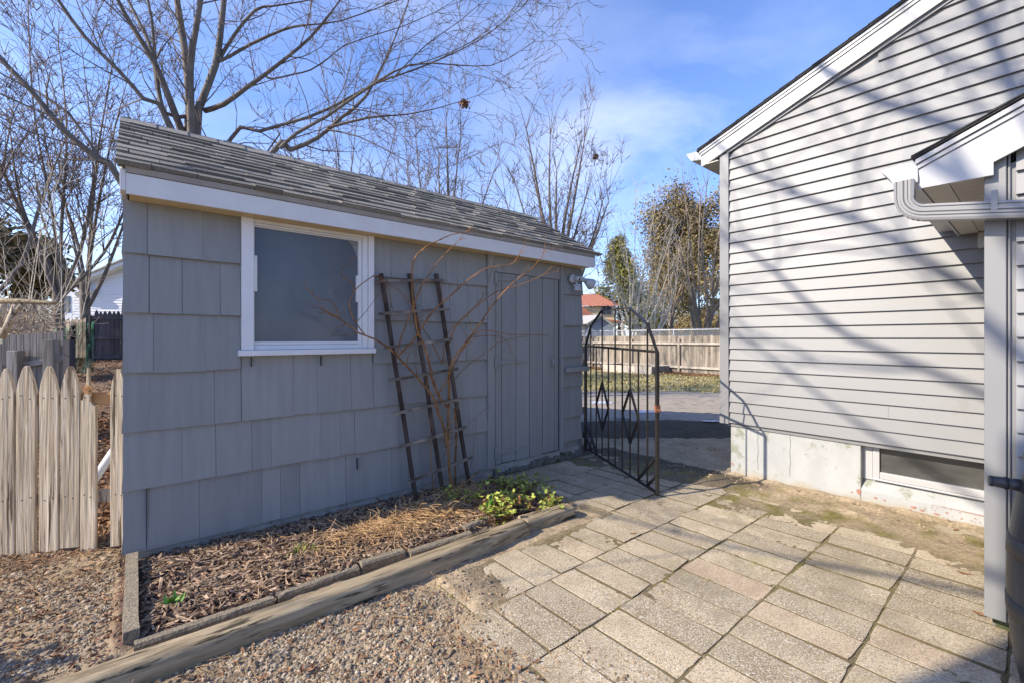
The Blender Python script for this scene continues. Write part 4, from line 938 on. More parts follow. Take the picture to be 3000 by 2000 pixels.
# gravel
def ingravel(a, b, X, Y):
    if Y > 3.05 and a > -.03: return False
    if a > -.06 and b > -1.03: return False
    if -.6 < a < 2.3 and -1.40 < b < -1.03: return False
    if b < -1.9 and a > 1.22 or b < -2.35 and a > .9 or a > 1.42: return False
    if b > .30: return False
    w = .50 + 1.9 * nz3(X, Y, 1.7, 4) - ss((a - .85) / .5) * .75 - (.22 if a < 0 and b > -.3 else 0)
    return noise.random() < w
p = ground_pts(13000, ingravel, rng, (-3.6, .5, 1.45, 3.1)); n = len(p); s0 = rng.gamma(4.5, .00110, n) + .0016
sc_ = np.stack([s0 * rng.uniform(.8, 1.4, n), s0, s0 * rng.uniform(.45, .85, n)], 1); p[:, 2] += s0 * .15
tag(scatter('gravel', p, ICO, ICOF, sc_, M['stone'], rng, flat=.3, jitter=.11), 'grey and tan crushed stone gravel in front of the bed', 'gravel', kind='stuff')
# clods and leaf bits over bare soil, gravel and the dirty edge of the patio
def indirt(a, b, X, Y):
    if -.02 < a < 2.3 and b > -1.38: return False
    dH = -HW.loc(X, Y)[1]
    if dH < .07 or b > -.1 and a > 0: return False
    if dH < .6: return noise.random() < .28 * ss(1 - dH / .6)
    return a < 1.75 and noise.random() < (.9 if a < 1.3 else .35) or a < -.05
p = ground_pts(9000, indirt, rng, (-3.5, 3.5, 1.5, 5.2), .001); n = len(p); s0 = rng.gamma(2.2, .0022, n) + .0015
tag(scatter('soil_clods', p, ICO, ICOF, np.stack([s0 * 1.2, s0, s0 * .7], 1), M['dirtclod'], rng, flat=.4, jitter=.2), 'small crumbs of dry soil at the edges of the patio', 'soil', kind='stuff')
def litter_ok(a, b, X, Y):
    if a > .0 and b > -1.1: return inbed(a, b, X, Y) and noise.random() < .25
    if b > .3 or a < -.05: return True
    return a < 1.35 and not (-.6 < a < 2.3 and -1.40 < b < -1.03) and noise.random() < .5
p = ground_pts(4200, litter_ok, rng, (-3.6, 1.0, 1.5, 4.8), .01); n = len(p); s0 = rng.uniform(.008, .040, n)
tag(scatter('fallen_leaf_bits', p, LEAF, LEAFF, np.stack([s0, s0 * .7, s0], 1), M['litter'], rng, flat=.45, jitter=.15), 'small brown dead leaf scraps lying over gravel and mulch', 'leaf litter', kind='stuff')
def strands(pts, rng, lo, hi, r, lift, curl=.5, zmax=.02):
    out = []
    for p0 in pts:
        L_ = rng.uniform(lo, hi); an = rng.uniform(0, 2 * PI); q = Vector(p0); el = rng.normal(0, lift); n = 5; c_ = rng.normal(0, curl)
        for i in range(n):
            an += c_ / n + rng.normal(0, .15); el += rng.normal(-.08, .15); e = q + Vector((cos(an) * cos(el), sin(an) * cos(el), sin(el))) * (L_ / n)
            e.z = max(e.z, p0[2] - .004); out.append((*q, *e, r, r * .8)); q = e
    return out
sg_ = strands(ground_pts(1100, lambda a, b, X, Y: (a < .05 or b < -1.4 or inbed(a, b, X, Y)) and a < 1.5 and not (-.6 < a < 2.3 and -1.42 < b < -1.03), rng, (-3.5, .6, 1.5, 3.6), .014), rng, .05, .16, .0011, .15)
tag(tubes('dry_stalks', sg_, M['straw'], loc=(-1.5, 2.3, 0), sides=3), 'thin dry stalks strewn over gravel and mulch', 'stalks', kind='stuff')
pts = []
for _ in range(160):
    q = rng.normal(0, 1, 2); a, b = 2.40 + q[0] * .16, -.34 + q[1] * .10; X, Y, _z = S.w(a, b, 0); pts.append((X, Y, soil(X, Y)[0] + .01 + rng.uniform(0, .05)))
for _ in range(1000):
    q = rng.normal(0, 1, 2); a, b = 1.62 + q[0] * .34, -.70 + q[1] * .13; X, Y, _z = S.w(a, b, 0); pts.append((X, Y, soil(X, Y)[0] + .012 + rng.uniform(0, .085) * math.exp(-(q[0] ** 2 + q[1] ** 2) * .45)))
tag(tubes('straw_heap', strands(pts, rng, .07, .20, .0019, .35, 1.2), M['straw'], loc=S.w(1.6, -.7, .02), sides=4), 'low heap of dry golden stalks lying on the mulch', 'straw', kind='stuff')
# green perennials
def leafy(name, label, cat, spots, size, n_leaf, seed, mt='leafgreen', brown=.25, group=None, h=(.04, .13)):
    rg = np.random.default_rng(seed); lv, stm, dead = [], [], []
    for (X, Y), k_ in spots:
        z0 = soil(X, Y)[0]
        for _ in range(k_):
            hh = rg.uniform(*h); q = Vector((X + rg.normal(0, .022), Y + rg.normal(0, .022), z0)); e = Vector((q.x + rg.normal(0, .015), q.y + rg.normal(0, .015), z0 + hh)); stm.append((*q, *e, .0016, .0012))
            for _ in range(n_leaf):
                c_ = e + Vector(rg.normal(0, .012, 3)); (dead if rg.random() < brown else lv).append((c_.x, c_.y, c_.z, size * rg.uniform(.6, 1.25)))
    lobes = [(0, 0, 0)]; LV = [(0, 0, -.04)]; LF = []
    for k_ in range(10): t_ = 2 * PI * k_ / 10 + PI / 10; r_ = .5 if k_ % 2 == 0 else .34; LV.append((cos(t_) * r_, sin(t_) * r_, .10 if k_ % 2 == 0 else .03))
    LF = [(0, k_ + 1, (k_ + 1) % 10 + 1) for k_ in range(10)]
    root = thing(name, label, cat, (spots[0][0][0], spots[0][0][1], soil(*spots[0][0])[0]), group)
    lv = np.array(lv); s_ = lv[:, 3]; scatter('leaves', lv[:, :3], LV, LF, np.stack([s_] * 3, 1), M[mt], rg, flat=.55, jitter=.12, parent=root)
    if dead: de = np.array(dead); s_ = de[:, 3]; de[:, 2] -= .02; scatter('withered_leaves', de[:, :3], LEAF, LEAFF, np.stack([s_] * 3, 1), M['deadleaf'], rg, flat=.8, jitter=.2, parent=root)
    tubes('stems', stm, M['deadleaf'], root, sides=3, rng=rg); return root
def cluster(px, py, n, dx, dy, seed, k_=4):
    r_ = random.Random(seed); out = []
    for _ in range(n): X, Y = G(px + r_.uniform(-dx, dx), py + r_.uniform(-dy, dy), .04); out.append(((X, Y), k_))
    return out
leafy('perennial_plant', 'sunlit clump of yellow green scalloped leaves beside the short timber', 'plant', cluster(1555, 1478, 32, 85, 26, 1), .038, 4, 1, brown=.35, h=(.03, .12))
leafy('perennial_plant', 'sunlit yellow green clump spilling over the edging block left of the timber end', 'plant', cluster(1445, 1505, 24, 55, 24, 2), .044, 4, 2, brown=.4, h=(.04, .15))
leafy('perennial_plant', 'darker green leafy clump in the shade behind the sunlit plants', 'plant', cluster(1500, 1425, 24, 90, 20, 3), .040, 3, 3, brown=.2, h=(.04, .13))
leafy('perennial_plant', 'few green leaves at the foot of the climbing shrub', 'plant', cluster(1335, 1475, 6, 40, 12, 4), .034, 3, 4, brown=.2)
def blades(name, label, cat, px, py, n, L_, w, seed, mt='bulbgreen', spread=.03, lean=.5):
    rg = random.Random(seed); X0, Y0 = G(px, py, .03); m = MB()
    for _ in range(n):
        x, y = X0 + rg.gauss(0, spread), Y0 + rg.gauss(0, spread * .6); z = soil(x, y)[0]; an = rg.uniform(0, 2 * PI); ln = L_ * rg.uniform(.6, 1.1); le = rg.uniform(.1, lean); side = Vector((-sin(an), cos(an), 0)); c0 = Vector((x, y, z)); d = Vector((cos(an), sin(an), 0)); prev = None; m.t = rg.random()
        for i in range(6):
            t_ = i / 5; c_ = c0 + d * (ln * le * t_ ** 1.6) + Vector((0, 0, ln * t_ * (1 - .25 * le * t_))); ww = w * (.7 + .6 * sin(PI * min(t_ * 1.1, 1))) * (1 - t_ ** 4 * .95); cur = [m.v(*(c_ - side * ww)), m.v(*(c_ + Vector((0, 0, -ww * .5)) - d * ww * .4)), m.v(*(c_ + side * ww))]
            if prev: m.sm = True; m.face((prev[0], prev[1], cur[1], cur[0])); m.face((prev[1], prev[2], cur[2], cur[1]))
            prev = cur
    return tag(m.build(name, M[mt]), label, cat)
blades('bulb_sprout', 'fresh green bulb leaves sprouting from the mulch near the left edging', 'bulb plant', 505, 1768, 12, .075, .007, 3, spread=.022, lean=.8)
blades('bulb_sprout', 'upright bright green bulb leaves among the scalloped plants', 'bulb plant', 1437, 1505, 12, .15, .010, 4, spread=.022, lean=.35)
blades('grass_tuft', 'small tuft of green grass growing in the middle of the mulch', 'grass', 885, 1615, 60, .055, .0016, 5, 'leafgreen', .05, .9)
# single dead leaves on the patio
def dleaf(px, py, s_, label, seed, rot=0, sx=1.9):
    rg = np.random.default_rng(seed); X, Y = G(px, py, .01); V = np.array([(-.5, 0, .1), (-.3, -.16, .04), (0, -.24, .0), (.3, -.14, .06), (.5, 0, .16), (.3, .15, .05), (0, .22, .02), (-.3, .15, .07), (0, 0, -.03)]); V = V * (1 + rg.normal(0, .12, V.shape)) * np.array([s_ * sx * .6, s_, s_]); c_, q = cos(rot), sin(rot)
    V = np.stack([V[:, 0] * c_ - V[:, 1] * q, V[:, 0] * q + V[:, 1] * c_, V[:, 2]], 1) + np.array([X, Y, soil(X, Y)[0] + .012]); m = MB(); i = [m.v(*v) for v in V]
    for k_ in range(8): m.face((i[k_], i[(k_ + 1) % 8], i[8]))
    tag(m.build('fallen_leaf', M['deadleaf']), label, 'leaf', 'dead leaves on the patio')
dleaf(2825, 1676, .055, 'long curled tan leaf lying on the patio near the addition', 1, -.6, 2.4)
dleaf(2870, 1795, .06, 'brown leaf caught under the corner board of the addition', 2, -1.0)
dleaf(2800, 1548, .05, 'dark shrivelled star shaped leaf by the foundation under the basement window', 3, .3)
dleaf(2780, 1530, .04, 'small dark leaf beside the star shaped one by the foundation', 4, 1.3)
dleaf(1573, 1935, .03, 'small orange brown leaf on the joint of the nearest pavers', 5, .4, 2.4)
dleaf(1855, 1560, .04, 'thin brown leaf on the patio in front of the iron gate', 6, .2, 2.4)
# moss tufts in the joints
mp_ = []; rj = random.Random(12)
for (x0, y0), (x1, y1) in joints:
    for k in range(26):
        t_ = rj.random(); a, b = x0 + (x1 - x0) * t_ + rj.gauss(0, .0035), y0 + (y1 - y0) * t_ + rj.gauss(0, .0035); X, Y, _ = S.w(a, b, 0); dH = -HW.loc(X, Y)[1]
        if nz3(X, Y, 1.5, 21) + .5 * nz3(X, Y, 6, 2) + .25 * (dH < 1.6) + .15 * (Y > 3.6) > .30 + .25 * rj.random(): mp_.append((X, Y, gz(X, Y) - .003))
s0 = rng.gamma(2, .0013, len(mp_)) + .002; tag(scatter('moss', mp_, ICO, ICOF, np.stack([s0, s0, s0 * .35], 1), M['moss'], rng, flat=.2, jitter=.2, smooth=True), 'olive moss growing in the joints of the patio', 'moss', kind='stuff')
# ------------------------------------------------------------------ picket fence by the shed
FF = Frame(-2.72, 3.10, R(8)); rk = random.Random(6)
pf = thing('picket_fence', 'weathered wooden picket fence with a broken picket, left of the shed', 'fence', FF.w(-.5, 0, 0))
def picket(x0, x1, yt, yb, style='dog'):
    xm = (x0 + x1) / 2; a0, _ = FF.pix(x0, 1400); a1, _ = FF.pix(x1, 1400); am = (a0 + a1) / 2; zt = FF.pix(xm, yt)[1]; zb_ = FF.pix(xm, yb)[1]; w = a1 - a0
    if style == 'dog':
        L_ = [(a0 + rk.uniform(-.003, .003), zb_), (a0, zb_ + .4), (a0 + .002, zt - .17), (a0 + w * .12, zt - .10), (a0 + w * .29, zt - .032), (a0 + w * .40, zt - .003), (a0 + w * .5, zt - (.014 if rk.random() < .4 else 0)), (a0 + w * .60, zt - .003), (a0 + w * .72, zt - .038), (a0 + w * .89, zt - .105), (a1, zt - .17), (a1 - .002, zb_ + .5), (a1 + rk.uniform(-.004, .004), zb_ + rk.uniform(0, .02))]
    else:
        L_ = [(a0, zb_), (a0 + .002, zt - .22), (a0 + w * .15, zt - .23), (a0 + w * .3, zt - .17), (a0 + w * .38, zt - .08), (a0 + w * .42, zt), (a0 + w * .55, zt - .01), (a0 + w * .56, zt - .1), (a0 + w * .66, zt - .16), (a0 + w * .62, zt - .235), (a1 - .01, zt - .27), (a1, zt - .26), (a1, zb_ + .02)]
    m = MB(FF); m.t = rk.random(); m.prism([(a, -.010, z) for a, z in L_], (0, .020, 0)); pk = m.build('picket', M['picket'], pf, bevel=.003)
    for nz_ in (1.05, .36):
        for na in (.3, .7):
            m = MB(FF); aa = a0 + w * na + rk.uniform(-.006, .006); zz = nz_ + rk.uniform(-.015, .015); m.tube([(aa, -.0092, zz), (aa, -.0112, zz)], .0042, 8); m.build('nail', M['crack'], pk)
for q in ((-62, -12, 1085, 1668), (-6, 45, 1078, 1650), (50, 108, 1071, 1645), (117, 173, 1072, 1618), (180, 236, 1072, 1603)): picket(*q)
picket(238, 284, 1075, 1622, 'broken'); picket(325, 372, 1077, 1598)
m = MB(FF); m.t = .5; m.box(-1.6, .06, .012, .048, .99, 1.075); m.build('rail', M['freshwood'], pf, bevel=.004)
m = MB(FF); m.t = .5; m.box(-1.6, .06, .012, .048, .31, .39); m.build('rail', M['picket'], pf, bevel=.004)
m = MB(FF); a0 = FF.pix(262, 1150)[0]; m.tube([(a0, -.011, 1.10), (a0, -.016, 1.10)], .030, 14); m.tube([(a0, -.016, 1.10), (a0, -.020, 1.10)], .013, 10); m.build('knot', M['freshwood'], pf)
m = MB(); p0 = P(240, 1458, 3.35); p1 = P(345, 1300, 3.9); m.tube([p0, p1], .030, 14); tag(m.build('drain_pipe', M['pvc']), 'white plastic pipe leaning behind the picket fence', 'pipe')
# leaf litter behind the fence
def yard_pts(n, rng, box):
    out = []
    while len(out) < n:
        X, Y = rng.uniform(box[0], box[1]), rng.uniform(box[2], box[3]); a, b = S.loc(X, Y)
        if a < -.05 and b > .35: out.append((X, Y, soil(X, Y)[0] + .02 + rng.uniform(0, .02)))
    return np.array(out)
p = np.concatenate([yard_pts(6500, rng, (-7, -2.6, 3.2, 6.5)), yard_pts(6000, rng, (-14, -4, 6.5, 14))]); n = len(p); s0 = rng.uniform(.03, .09, n)
tag(scatter('leaf_litter', p, LEAF, LEAFF, np.stack([s0, s0 * .75, s0], 1), M['litter'], rng, flat=.5, jitter=.15), 'brown fallen leaves covering the slope behind the picket fence', 'leaf litter', kind='stuff')
# old grey plank fence
def boards(name, parent, fr, a0, a1, zb_, zt_, w, gap, matn, rg, b=0., th=.018, point=False, lean=0., part=True):
    m = MB(fr); a = a0
    while a < a1 - w * .4:
        ww = w * rg.uniform(.9, 1.08); zt = zt_ + rg.uniform(-.02, .02) + lean * (a - a0); X, Y, _ = fr.w(a, b, 0); z0 = zb_; m.t = rg.random()
        pr = [(a, z0), (a + ww - gap, z0), (a + ww - gap, zt - (.09 if point else 0)), (a + ww - gap - ww * .12, zt - .05) if point else (a + ww - gap, zt), (a + (ww - gap) / 2, zt) if point else (a + (ww - gap) * .6, zt + .003), (a + ww * .12, zt - .05) if point else (a + .002, zt), (a, zt - (.09 if point else .004))]
        m.prism([(x, b, z) for x, z in pr], (0, th, 0)); a += ww
    return m.build(name, M[matn], parent)
gp = P(100, 1000, 5.6); F2 = Frame(gp[0], 5.6, R(12)); o = thing('plank_fence', 'sagging old grey plank fence with square posts behind the picket fence', 'fence', F2.w(0, 0, .1))
boards('planks', o, F2, -.33, .30, .1, 1.50, .072, .006, 'greywood', rk, lean=.06)
boards('planks', o, F2, -.75, -.34, .1, 1.40, .080, .006, 'greywood', rk, b=.03)
for a_, zt in ((-.20, 1.30), (.17, 1.43), (-.62, 1.25)): m = MB(F2); m.t = rk.random(); m.box(a_, a_ + .11, -.12, -.015, .0, zt); m.build('post', M['greywood'], o, bevel=.005)
m = MB(F2); m.t = .8; m.bar((-.08, -.03, 1.12), (.33, -.03, 1.21), .03, .07); m.bar((-.75, -.02, .92), (-.22, -.02, .95), .03, .08); m.build('rail', M['greywood'], o)
# netting
m = MB(); nr = np.random.default_rng(4); YN = 8.4; g = [[None] * 15 for _ in range(19)]
for i in range(19):
    for j in range(15):
        t_, s_ = i / 18, j / 14; px = 140 + 135 * t_; yt = 945 + 26 * (1 - t_) * (i < 9) + 4 * sin(i * 1.7); yb = 1092 - 95 * max(0, .52 - t_) * 1.8
        x, y, z = P(px, yt + (yb - yt) * s_, YN + .20 * sin(i * 1.3 + j * .35) + .06 * sin(j * 1.1 + i)); g[i][j] = m.v(x, y, z)
m.sm = True
for i in range(18):
    for j in range(14): m.face((g[i][j], g[i + 1][j], g[i + 1][j + 1], g[i][j + 1]))
m.sm = False; nt = thing('garden_netting', 'torn green plastic netting hung on stakes behind the plank fence', 'netting', P(210, 1080, YN)); m.build('net', M['net'], nt)
for px, y0, y1, w in ((214, 955, 1085, .05), (264, 925, 1050, .035)): m = MB(); a_, b_ = P(px, y0, YN - .1), P(px, y1, YN - .1); m.bar(b_, a_, w, w, (1, 0, 0)); m.build('stake', M['crack'], nt)
m = MB(); a_, b_ = P(203, 995, 6.4), P(203, 1090, 6.4); m.bar(b_, a_, .085, .085, (1, 0, 0)); tag(m.build('fence_post', M['darkwood']), 'short dark square post standing before the green netting', 'post')
# dark picket fence
gp = P(268, 1000, 10.8); F3 = Frame(gp[0], 10.8, R(14)); zg = gz(gp[0], 10.8); o = thing('dark_picket_fence', 'dark stained pointed picket fence panel behind the netting, next to the shed', 'fence', F3.w(0, 0, zg))
boards('pickets', o, F3, .06, 1.3, zg + .02, 2.12, .092, .010, 'darkwood', rk, point=True)
for z_ in (1.94, 1.46, 1.0): m = MB(F3); m.box(.02, 1.3, -.04, -.002, z_ - .035, z_ + .035); m.build('rail', M['darkwood'], o)
m = MB(F3); m.box(-.10, .05, -.03, .09, zg - .2, 2.0); m.build('post', M['darkwood'], o)
gp = P(215, 950, 12.5); F4 = Frame(gp[0], 12.5, R(0)); o = thing('pale_picket_fence', 'pale pointed picket fence beneath the white garage gable', 'fence', F4.w(0, 0, gz(gp[0], 12.5)))
boards('pickets', o, F4, -1.8, .50, .7, 2.02, .125, .022, 'picket', rk, point=True)
m = MB(F4); m.box(-1.8, .5, .02, .06, 1.7, 1.78); m.build('rail', M['picket'], o)
# rustic log on leaning posts
o = thing('rustic_log_frame', 'rustic green grey log resting on leaning peeled posts at the left edge', 'log frame', P(30, 990, 5))
m = MB(); m.tube([P(-90, 880, 5), P(60, 883, 5), P(150, 888, 5), P(171, 886, 5)], [.026, .028, .022, .008], 10); m.build('log', M['timber'], o)
for x0, x1, r_ in ((48, 5, .032), (12, -28, .030), (66, 40, .024)):
    y1 = 990 if x1 < 30 else 915; m = MB(); m.tube([P(x0, 893, 5), P((x0 + x1) / 2 + 3, (893 + y1) / 2, 5), P(x1, y1, 5)], [r_, r_ * 1.1, r_ * .95], 10); m.build('post', M['picket'], o)
# brush: dead canes and branches piled behind the fences
bs = []
for _ in range(520):
    px, py = rng.uniform(-60, 140), rng.uniform(925, 990); Y = rng.uniform(6.2, 9.0); q = Vector(P(px, py, Y)); an = rng.uniform(0, 2 * PI); el = rng.normal(.7, .5); d = Vector((cos(an) * cos(el), .3 * sin(an) * cos(el), abs(sin(el)))); L_ = rng.uniform(.2, .55); r_ = rng.uniform(.003, .008)
    for i in range(4): d = (d + Vector(rng.normal(0, .18, 3)) - Vector((0, 0, .10))).normalized(); e = q + d * L_ / 4; bs.append((*q, *e, r_, r_ * .85)); q = e
tag(tubes('dead_brush', bs, M['brush'], loc=P(100, 980, 7), sides=4), 'tangle of dry pale canes piled behind the plank fence', 'brush', kind='stuff')
# ------------------------------------------------------------------ white garage on the left
def flatpix(Y, pts): return [P(x, y, Y) for x, y in pts]
def slab(m, Y, pts, th): m.prism([P(x, y, Y) for x, y in pts], (0, th, 0))
def house_box(name, label, Y, wall, pts, th, cat='house', group=None):
    o = thing(name, label, cat, P(sum(p[0] for p in pts) / len(pts), HOR + 8, Y), group); m = MB(); slab(m, Y, pts, th); m.build('wall', M[wall], o); return o
o = house_box('white_garage', 'white clapboard garage gable seen over the fences on the left', 24, 'whitewall', [(212, 1010), (212, 868), (270, 822), (370, 775), (480, 735), (640, 800), (640, 1010)], 7, 'garage')
m = MB(); 
for k_ in range(22):
    y = 790 + k_ * 8.2; x0 = max(212, 212 + (868 - y) * 1.45); z0 = P(0, y, 23.96)[2]; a_, b_ = P(x0, y, 23.96), P(640, y, 23.96); dz_ = .115 * 8.2 / 6.1
    i = [m.v(a_[0], 23.97, z0), m.v(b_[0], 23.97, z0), m.v(b_[0], 23.995, z0 + dz_), m.v(a_[0], 23.995, z0 + dz_), m.v(a_[0], 23.998, z0), m.v(b_[0], 23.998, z0)]; m.face(i[:4]); m.face((i[0], i[1], i[5], i[4]))
m.build('clapboards', M['whitewall'], o)
m = MB(); m.prism(flatpix(23.5, [(168, 846), (172, 838), (270, 797), (378, 752), (480, 712), (480, 722), (378, 768), (270, 812), (178, 852)]), (0, .5, 0)); m.prism(flatpix(23.5, [(172, 838), (254, 846), (254, 856), (205, 856)]), (0, .5, 0)); rt_ = m.build('rake_board', M['whitewall'], o)
m = MB(); m.prism(flatpix(23.4, [(164, 838), (270, 794), (378, 749), (480, 708), (640, 780), (640, 785), (480, 712), (378, 753), (270, 798), (168, 843)]), (0, 8, 0)); m.build('roof', M['greyroof'], o)
m = MB(); m.box(P(150, 0, 31)[0], P(260, 0, 31)[0], 31, 31.1, P(0, 935, 31)[2], P(0, 850, 31)[2]); q = m.build('window', M['whitewall'], o)
m = MB(); m.box(P(172, 0, 31)[0], P(186, 0, 31)[0], 30.95, 30.99, P(0, 915, 31)[2], P(0, 868, 31)[2]); m.box(P(189, 0, 31)[0], P(206, 0, 31)[0], 30.95, 30.99, P(0, 915, 31)[2], P(0, 868, 31)[2]); m.build('pane', M['darkglass'], q)
# ------------------------------------------------------------------ beyond the gate
FB = Frame(8.36, 17.8, math.atan2(-.7684, .640)); rf_ = random.Random(8)
o = thing('board_fence', 'long tan weathered board fence across the far side of the lawn', 'fence', FB.w(-3, 0, -.05))
boards('boards', o, FB, -14, 5, -.06, 1.56, .118, .006, 'tanfence', rf_)
for z_ in (1.235, .24): m = MB(FB); m.t = .5; m.box(-14, 5, -.09, -.002, z_ - .045, z_ + .045); m.build('rail', M['rail'], o)
for a_ in (-11.4, -9.0, -6.6, -4.22, -1.8, .6, 3.0): m = MB(FB); m.t = rf_.random(); m.box(a_, a_ + .09, -.10, -.003, -.1, 1.42); m.build('post', M['tanfence'], o)
o = thing('chain_link_fence', 'galvanised chain link fence rising just behind the board fence', 'fence', FB.w(-3, .6, 0)); zt = 1.85; sgs = []; a = -14.
while a < 5:
    for s_ in (1, -1):
        a0, z0, a1, z1 = (a, 1.3, a + (zt - 1.3) , zt + .03) if s_ > 0 else (a + (zt - 1.3), 1.3, a, zt + .03); sgs.append((*FB.w(a0, .6, z0), *FB.w(a1, .6, z1), .0055, .0055))
    a += .085
tubes('mesh', sgs, M['chain'], o, sides=3); m = MB(FB); m.tube([(-14, .6, zt - .03), (5, .6, zt - .03)], .024, 8); m.build('top_rail', M['chain'], o)
for a_ in (-12, -9.6, -7.2, -4.8, -2.4, 0, 2.4): m = MB(FB); m.tube([(a_, .62, 0), (a_, .62, zt)], .03, 8); m.build('post', M['chain'], o)
RB = Frame(5.83, 18.55, math.atan2(-.7684, .640)); o = thing('raised_bed', 'grey wooden raised garden bed on the lawn before the board fence', 'raised bed', RB.w(-1, .8, -.05))
for q in ((-2.55, 0, 0, .05), (-2.55, 0, 1.35, 1.40), (-2.55, -2.50, .05, 1.35), (-.05, 0, .05, 1.35)): m = MB(RB); m.t = rf_.random(); m.box(q[0], q[1], q[2], q[3], -.06, .27); m.build('side_board', M['greywood' if q[2] else 'rail'], o)
m = MB(RB); m.box(-2.5, -.05, .05, 1.35, -.06, .20); m.build('soil', M['dirtclod'], o)
# lawn blades and leaves by the fence
n = 7000; X = rng.uniform(0, 10, n); Y = rng.uniform(12.2, 19.5, n); ok = np.array([(FB.loc(x, y)[1] < -.1) and (nz3(x, y, 1.1) + noise.random() * .4 > .05) for x, y in zip(X, Y)]); p = np.stack([X[ok], Y[ok], np.full(ok.sum(), -.035)], 1); s0 = rng.uniform(.05, .11, len(p))
gm = mat('lawn_green', (.20, .175, .07), (.36, .30, .14), .8, 2, tintamp=.4)
tag(scatter('lawn_grass', p, [(-.35, 0, 0), (.35, 0, 0), (.1, .1, .8), (-.1, .1, .8)], [(0, 1, 2, 3)], np.stack([s0, s0, s0 * .7], 1), gm, rng, flat=.3), 'green and straw coloured winter lawn before the board fence', 'lawn', kind='stuff')
p = []
while len(p) < 4200:
    a, b = rng.uniform(-12, 4), -abs(rng.normal(0, .55)) - .05; x, y, _ = FB.w(a, b, 0)
    if noise.random() < .95 - .3 * (b < -1): p.append((x, y, -.03 + rng.uniform(0, .05)))
s0 = rng.uniform(.06, .13, len(p)); tag(scatter('leaf_drift', p, LEAF, LEAFF, np.stack([s0, s0 * .8, s0], 1), M['litter'], rng, flat=.5), 'drift of tan fallen leaves along the foot of the board fence', 'leaf litter', kind='stuff')
# debris, weeds and ice on the shaded ground between gate and driveway
p = [];
for _ in range(1500):
    X, Y = rng.uniform(.9, 4.5), rng.uniform(5.6, 7.9)
    if nz3(X, Y, 1.6, 3) > .02: p.append((X, Y, soil(X, Y)[0] + .012))
s0 = rng.uniform(.012, .04, len(p)); tag(scatter('dead_weeds', p, LEAF, LEAFF, np.stack([s0, s0 * .6, s0], 1), M['moss'], rng, flat=.6), 'mats of dead weeds and moss at the near edge of the driveway', 'weeds', kind='stuff')
for q, (px, py, w, h, lab) in enumerate(((1895, 1207, 60, 5, 'widest thin patch of melting ice on the shaded driveway'), (2085, 1234, 36, 3, 'narrow melting ice patch beside the house corner'), (1760, 1180, 50, 5, 'flat ice patch seen through the gate bars near the shed corner'))):
    m = MB(); c0 = G(px, py); pts = []
    for k_ in range(18): t_ = 2 * PI * k_ / 18; r_ = rng.uniform(.55, 1); X, Y = G(px + w * cos(t_) * r_, py + h * sin(t_) * r_); pts.append((X, Y, dz(X, Y) + .008 if Y > 7 else gz(X, Y) + .02))
    m.poly(pts); tag(m.build('ice_patch', M['snow']), lab, 'ice', 'ice patches on the driveway')
# ---- far houses
o = house_box('yellow_house', 'cream house with a terracotta hip roof beyond the fences', 46, 'yellow', [(1690, 960), (1690, 898), (1752, 898), (1799, 898), (1799, 960)], 9)
m = MB(); Ya, Yb = 45.6, 51; e = [P(1660, 897, Ya), P(1812, 897, Ya), P(1826, 893, Yb + 5), P(1675, 893, Yb + 5)]; r_ = [P(1690, 862, Yb), P(1753, 863, Yb)]
i = [m.v(*q) for q in e + r_]; m.face((i[0], i[1], i[5], i[4])); m.face((i[1], i[2], i[5])); m.face((i[2], i[3], i[4], i[5])); m.face((i[3], i[0], i[4])); m.face((i[3], i[2], i[1], i[0])); rr0 = m.build('roof', M['redroof'], o)
m = MB(); m.prism(flatpix(45, [(1690, 898), (1707, 898), (1745, 928), (1690, 928)]), (0, .9, 0)); m.build('lower_roof', M['redroof'], o)
m = MB(); m.prism(flatpix(45.4, [(1779, 936), (1832, 941), (1832, 946), (1779, 941)]), (0, 1.5, 0)); m.build('porch_roof', M['redroof'], o)
m = MB(); m.prism(flatpix(45.9, [(1760, 897), (1793, 897), (1793, 925), (1760, 925)]), (0, .2, 0)); q = m.build('window', M['vinylwhite'], o)
m = MB()
for x0, x1, y0, y1 in ((1764, 1775, 898, 906), (1778, 1790, 898, 906), (1764, 1775, 909, 921), (1778, 1790, 909, 921)): m.prism(flatpix(45.8, [(x0, y0), (x1, y0), (x1, y1), (x0, y1)]), (0, .05, 0))
m.build('pane', M['darkglass'], q)
o = house_box('blue_garage', 'small blue grey gabled garage behind the chain link fence', 34, 'bluewall', [(1726, 992), (1726, 950), (1762, 930), (1798, 957), (1798, 992)], 6, 'garage')
m = MB(); m.prism(flatpix(33.8, [(1720, 950), (1760, 924), (1803, 955), (1802, 959), (1761, 930), (1722, 954)]), (0, .25, 0)); m.build('rake_board', M['vinylwhite'], o)
m = MB(); m.prism(flatpix(33.7, [(1719, 948), (1760, 922), (1761, 924), (1720, 950)]), (-4.2, 7, 0)); m.prism(flatpix(33.7, [(1760, 922), (1804, 954), (1803, 956), (1760, 925)]), (0, 7, 0)); m.build('roof', M['greyroof'], o)
o = house_box('white_shed', 'low white outbuilding with a pale roof left of the blue garage', 36, 'whitewall', [(1690, 992), (1690, 948), (1722, 948), (1722, 992)], 4, 'shed')
m = MB(); m.prism(flatpix(35.8, [(1690, 926), (1745, 926), (1722, 949), (1690, 949)]), (0, 5, 0)); m.build('roof', M['greyroof'], o)
o = house_box('grey_house', 'distant weathered grey gable house with a white window', 60, 'greywall', [(1900, 985), (1904, 958), (1932, 932), (1958, 958), (1962, 985)], 8)
